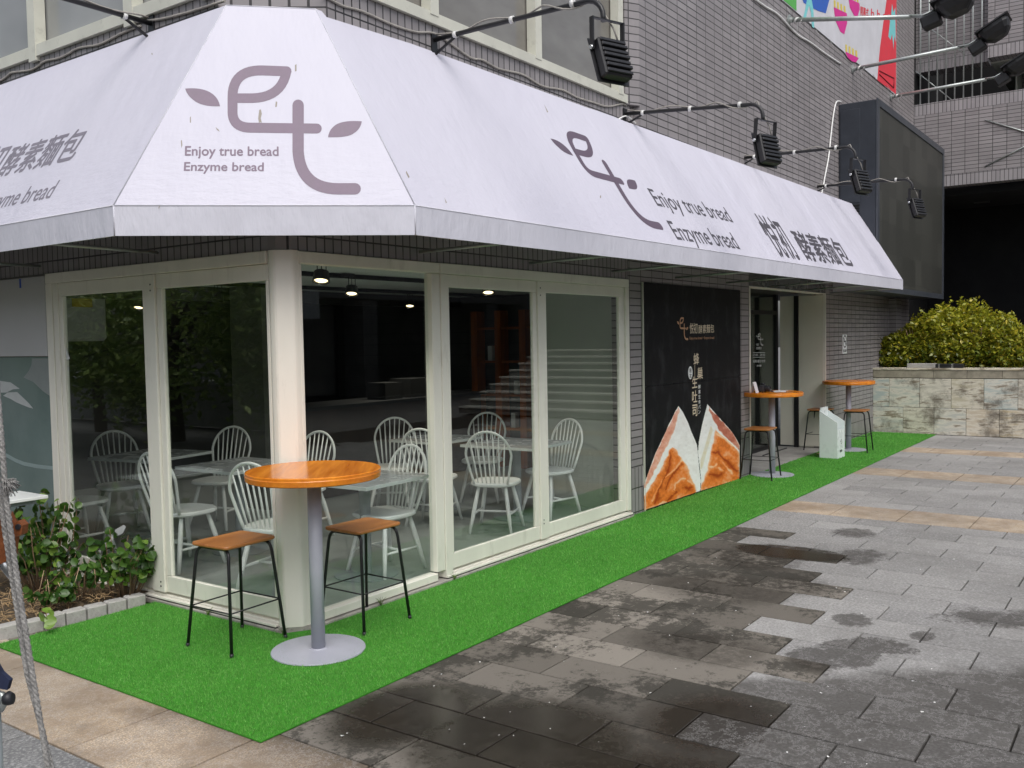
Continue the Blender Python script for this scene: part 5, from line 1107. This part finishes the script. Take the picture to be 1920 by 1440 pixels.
# dead twigs
mb = MB()
for i in range(16):
    x, y = rnd.uniform(-1.0, -.3), rnd.uniform(1.5, 2.1); mb.tube([(x, y, .04), (x+rnd.uniform(-.08, .08), y+rnd.uniform(-.06, .06), rnd.uniform(.12, .3))], .0022, 5)
tag(mb.build('dry_twigs', plain('pale_twig', (.45, .32, .2), .8, .2, 30)), 'thin pale dry twigs standing among the bed plants', 'twigs', kind='stuff')
wt = thing('white_side_table', (-.52, 2.27, 0), 'white tabletop jutting in at the left edge above the bed plants', 'table')
B('tabletop', M_white, wt, (-.55, -.19, .70, .165, .20, .722), bev=.003); B('pedestal', M_igrey, wt, (-.28, -.03, .0, -.22, .03, .70)); B('apron', M_igrey, wt, (-.5, -.15, .67, .1, .16, .698))

for x, y, lb in ((.70, -.05, 'tiny weed tuft at the plinth under the first window'), (1.47, -.05, 'tiny weed tuft at the plinth below the second mullion'), (-.06, .02, 'tiny weed tuft at the foot of the corner column'), (-.055, .75, 'tiny weed tuft at the plinth left of the column')):
    t = thing('weed_tuft', (x, y, .01), lb, 'weed', 0, 'weed tufts along the plinth'); mb = MB()
    for i in range(14): a = rnd.uniform(0, 6.28); h_ = rnd.uniform(.02, .055); mb.tube([(0, 0, 0), (math.cos(a)*h_*.3, math.sin(a)*h_*.3, h_*.7), (math.cos(a)*h_*.7, math.sin(a)*h_*.7, h_)], [.002, .0016, .0006], 4)
    mb.build('blade', flat('weed_green', (.10, .16, .03)), t)
# ================================================================== rope and pole in the left foreground
def dp(x, y, d): return CAM+ray(x, y)*d
DEP = 2.25
tp = thing('tether_pole', (*dp(-14, 1400, DEP).to_2d(), 0), 'grey metal pole with a rusty bracket and black knob at the left picture edge', 'pole'); TP = Vector(tp.location)
def tpb(mb, name, m): return mv(mb.build(name, m, tp), TP)
mb = MB(); pb = dp(-14, 1400, DEP); mb.tube([(pb.x, pb.y, 0), (pb.x, pb.y, 1.0)], .022, 14); tpb(mb, 'pole', M_igrey)
mb = MB(); mb.tube([(pb.x, pb.y, 0), (pb.x, pb.y, .02)], .16, 24); tpb(mb, 'foot_plate', M_igrey)
mb = MB(); mb.tube([dp(-30, 1010, DEP+.06), dp(4, 1050, DEP+.05), dp(26, 1078, DEP+.04)], .015, 12); tpb(mb, 'bright_tube', M_chrome)
mb = MB(); a = [dp(x, y, DEP+.03) for x, y in ((-8,962),(12,962),(22,985),(34,976),(42,985),(40,1002),(24,1010),(20,1048),(-8,1062))]; mb.prism(a, fw*.03); tpb(mb, 'rusty_bracket', M_rust)
mb = MB(); c_ = dp(33, 988, DEP+.026); mb.tube([c_, c_+fw*.02], .007, 12); tpb(mb, 'bracket_pin', M_rubber)
mb = MB(); mb.tube([dp(8, 1318, DEP-.02), dp(13, 1312, DEP-.02), dp(20, 1308, DEP-.02), dp(25, 1307, DEP-.02)], [.008, .016, .017, .010], 12); tpb(mb, 'knob', M_rubber)
mb = MB(); mb.tube([dp(-10, 1300, DEP-.01), dp(4, 1302, DEP-.02), dp(9, 1318, DEP-.02), dp(2, 1330, DEP-.02), dp(-10, 1332, DEP)], .008, 8); tpb(mb, 'clamp', M_steel)
mb = MB(); mb.prism([dp(x, y, DEP-.03) for x, y in ((-12,1238),(2,1262),(18,1276),(13,1294),(-3,1291),(-12,1285))], fw*.015); tpb(mb, 'strap', M_strap)
rp = thing('grey_rope', (*dp(90, 1440, DEP).to_2d(), 0), 'frayed grey twisted rope slanting down the left foreground', 'rope'); RP = Vector(rp.location)
def rope(pts, r, name):
    P = []
    for i in range(len(pts)-1):
        for k in range(26): P.append(Vector(pts[i]).lerp(Vector(pts[i+1]), k/26))
    P.append(Vector(pts[-1]))
    for s_ in range(3):
        mb = MB(); Q = []; L = 0
        for i, p in enumerate(P):
            if i: L += (P[i]-P[i-1]).length
            an = L/.045*2*math.pi+s_*2.094; Q.append(p+rt*math.cos(an)*r*.55+fw*math.sin(an)*r*.55)
        mb.tube(Q, r*.62, 6); mv(mb.build(name, M_rope, rp), RP)
end = dp(96, 1470, DEP); dirn = (dp(90, 1440, DEP)-dp(62, 1270, DEP)); gnd = dp(90, 1440, DEP)+dirn*(dp(90, 1440, DEP).z/(-dirn.z))
rope([dp(-20, 520, DEP), dp(1, 800, DEP), dp(11, 930, DEP), dp(33, 1090, DEP), dp(62, 1270, DEP), dp(90, 1440, DEP), gnd+Vector((0, 0, .01))], .0066, 'rope_strand')
rope([dp(-24, 700, DEP+.02), dp(4, 960, DEP+.02), dp(22, 1080, DEP+.02), dp(50, 1260, DEP+.02), dp(73, 1345, DEP+.02), dp(97, 1440, DEP+.01), gnd+Vector((.02, 0, .01))], .0062, 'rope_strand')
mb = MB(); c_ = dp(12, 908, DEP-.01)
for i in range(90):
    d = Vector((rnd.gauss(0, 1), rnd.gauss(0, 1), rnd.gauss(0, 1))).normalized(); mb.tube([c_+d*.006, c_+d*.014+rt*.008, c_+d*rnd.uniform(.012, .024)+rt*.012+Vector((0, 0, -.008))], .0011, 4)
mv(mb.build('frayed_end', M_rope, rp), RP)
mb = MB(); mb.tube([(0, 0, 1.001), (0, 0, 1.9)], .015, 14); mb.build('pole_top', M_igrey, tp)

# ================================================================== what the shop glass mirrors, across the plaza, plus dark backdrops added behind it
for i, (x, y, h_, cr_) in enumerate(((-6.2, 4.6, 3.6, 1.5), (-6.6, 7.4, 3.9, 1.6), (-6.4, 10.4, 3.7, 1.6), (-6.8, 13.6, 4.0, 1.7))):
    tree('street_tree', (x, y, 0), h_, cr_, 'leafy green tree across from the left shop window, '+('nearest the camera side', 'second along the row', 'third along the row', 'last along the row')[i], 31+i, 9000, .58, 'trees mirrored in the left shop window')
lw_ = thing('garden_wall', (-8.6, 9, 0), 'low grey garden wall behind the mirrored trees', 'wall'); B('wall_body', M_concrete, lw_, (-.15, -9, 0, .15, 9, .9)); B('wall_cap', M_board, lw_, (-.2, -9, .902, .2, 9, .98))
ab = thing('tree_backdrop', (-14, 8, 0), 'added dark tiled backdrop far behind the mirrored trees, dimming the reflection', 'building'); B('tile_wall', M_bry, ab, (-.5, -14, 0, 0, 16, 6)); B('window_band', M_upglass, ab, *[(.002, y, z, .03, y+2.2, z+1.4) for y in range(-13, 15, 3) for z in (1.0, 4.2)])  # unseen backdrop added to keep the left panes' reflection dark
mb = MB(); mt = MB()
for i in range(9):
    mb.box(13.6+.42*i, -9.6, 0, 18.6, -3.3, .16*(i+1)-.042); mt.box(13.57+.42*i, -9.6, .16*(i+1)-.04, 13.6+.42*(i+1), -3.3, .16*(i+1), bev=.004)
sr = mb.build('stairs', plain('stair_riser_shaded', (.16, .155, .145), .8, .2, 5)); tag(sr, kind='structure'); sr = mt.build('stairs', plain('stair_tread_lit', (.46, .44, .40), .8, .1, 5)); tag(sr, kind='structure')  # light on the steps painted in: treads paler, risers darker
fb = thing('facing_building', (4, -15, 0), 'dark tiled building across the plaza, mirrored in the first window', 'building')
M_ft = tile_mat('facing_tile', (.16, .15, .15), MO, 0); M_ft2 = tile_mat('facing_tile_side', (.16, .15, .15), MO, 1)
B('tile_wall', M_ft, fb, (-18, -1.2, 3.0, 26, 0, 5.5)); B('shop_front', M_dark, fb, (-18, -1.5, 0, 26, -.9, 3.0)); B('shop_column', M_ft, fb, *[(x, -.85, 0, x+.6, -.05, 2.98) for x in (-12, -6, 0, 6, 12, 18)]); B('shop_board', M_board, fb, (-4, .002, 2.3, 2, .06, 3.1), (8, .002, 2.4, 10.2, .06, 3.2)); B('shop_glass', M_upglass, fb, *[(x, -.895, .2, x+4.8, -.86, 2.8) for x in (-11.2, -5.2, .8, 6.8)])
eb = thing('stair_head_backdrop', (24, -8, 0), 'added dark tiled backdrop at the head of the mirrored stairs, dimming the reflection', 'building'); B('tile_wall', M_ft2, eb, (0, -8, 0, .5, 5, 6))  # unseen wall added behind the stairs so the right panes mirror dark
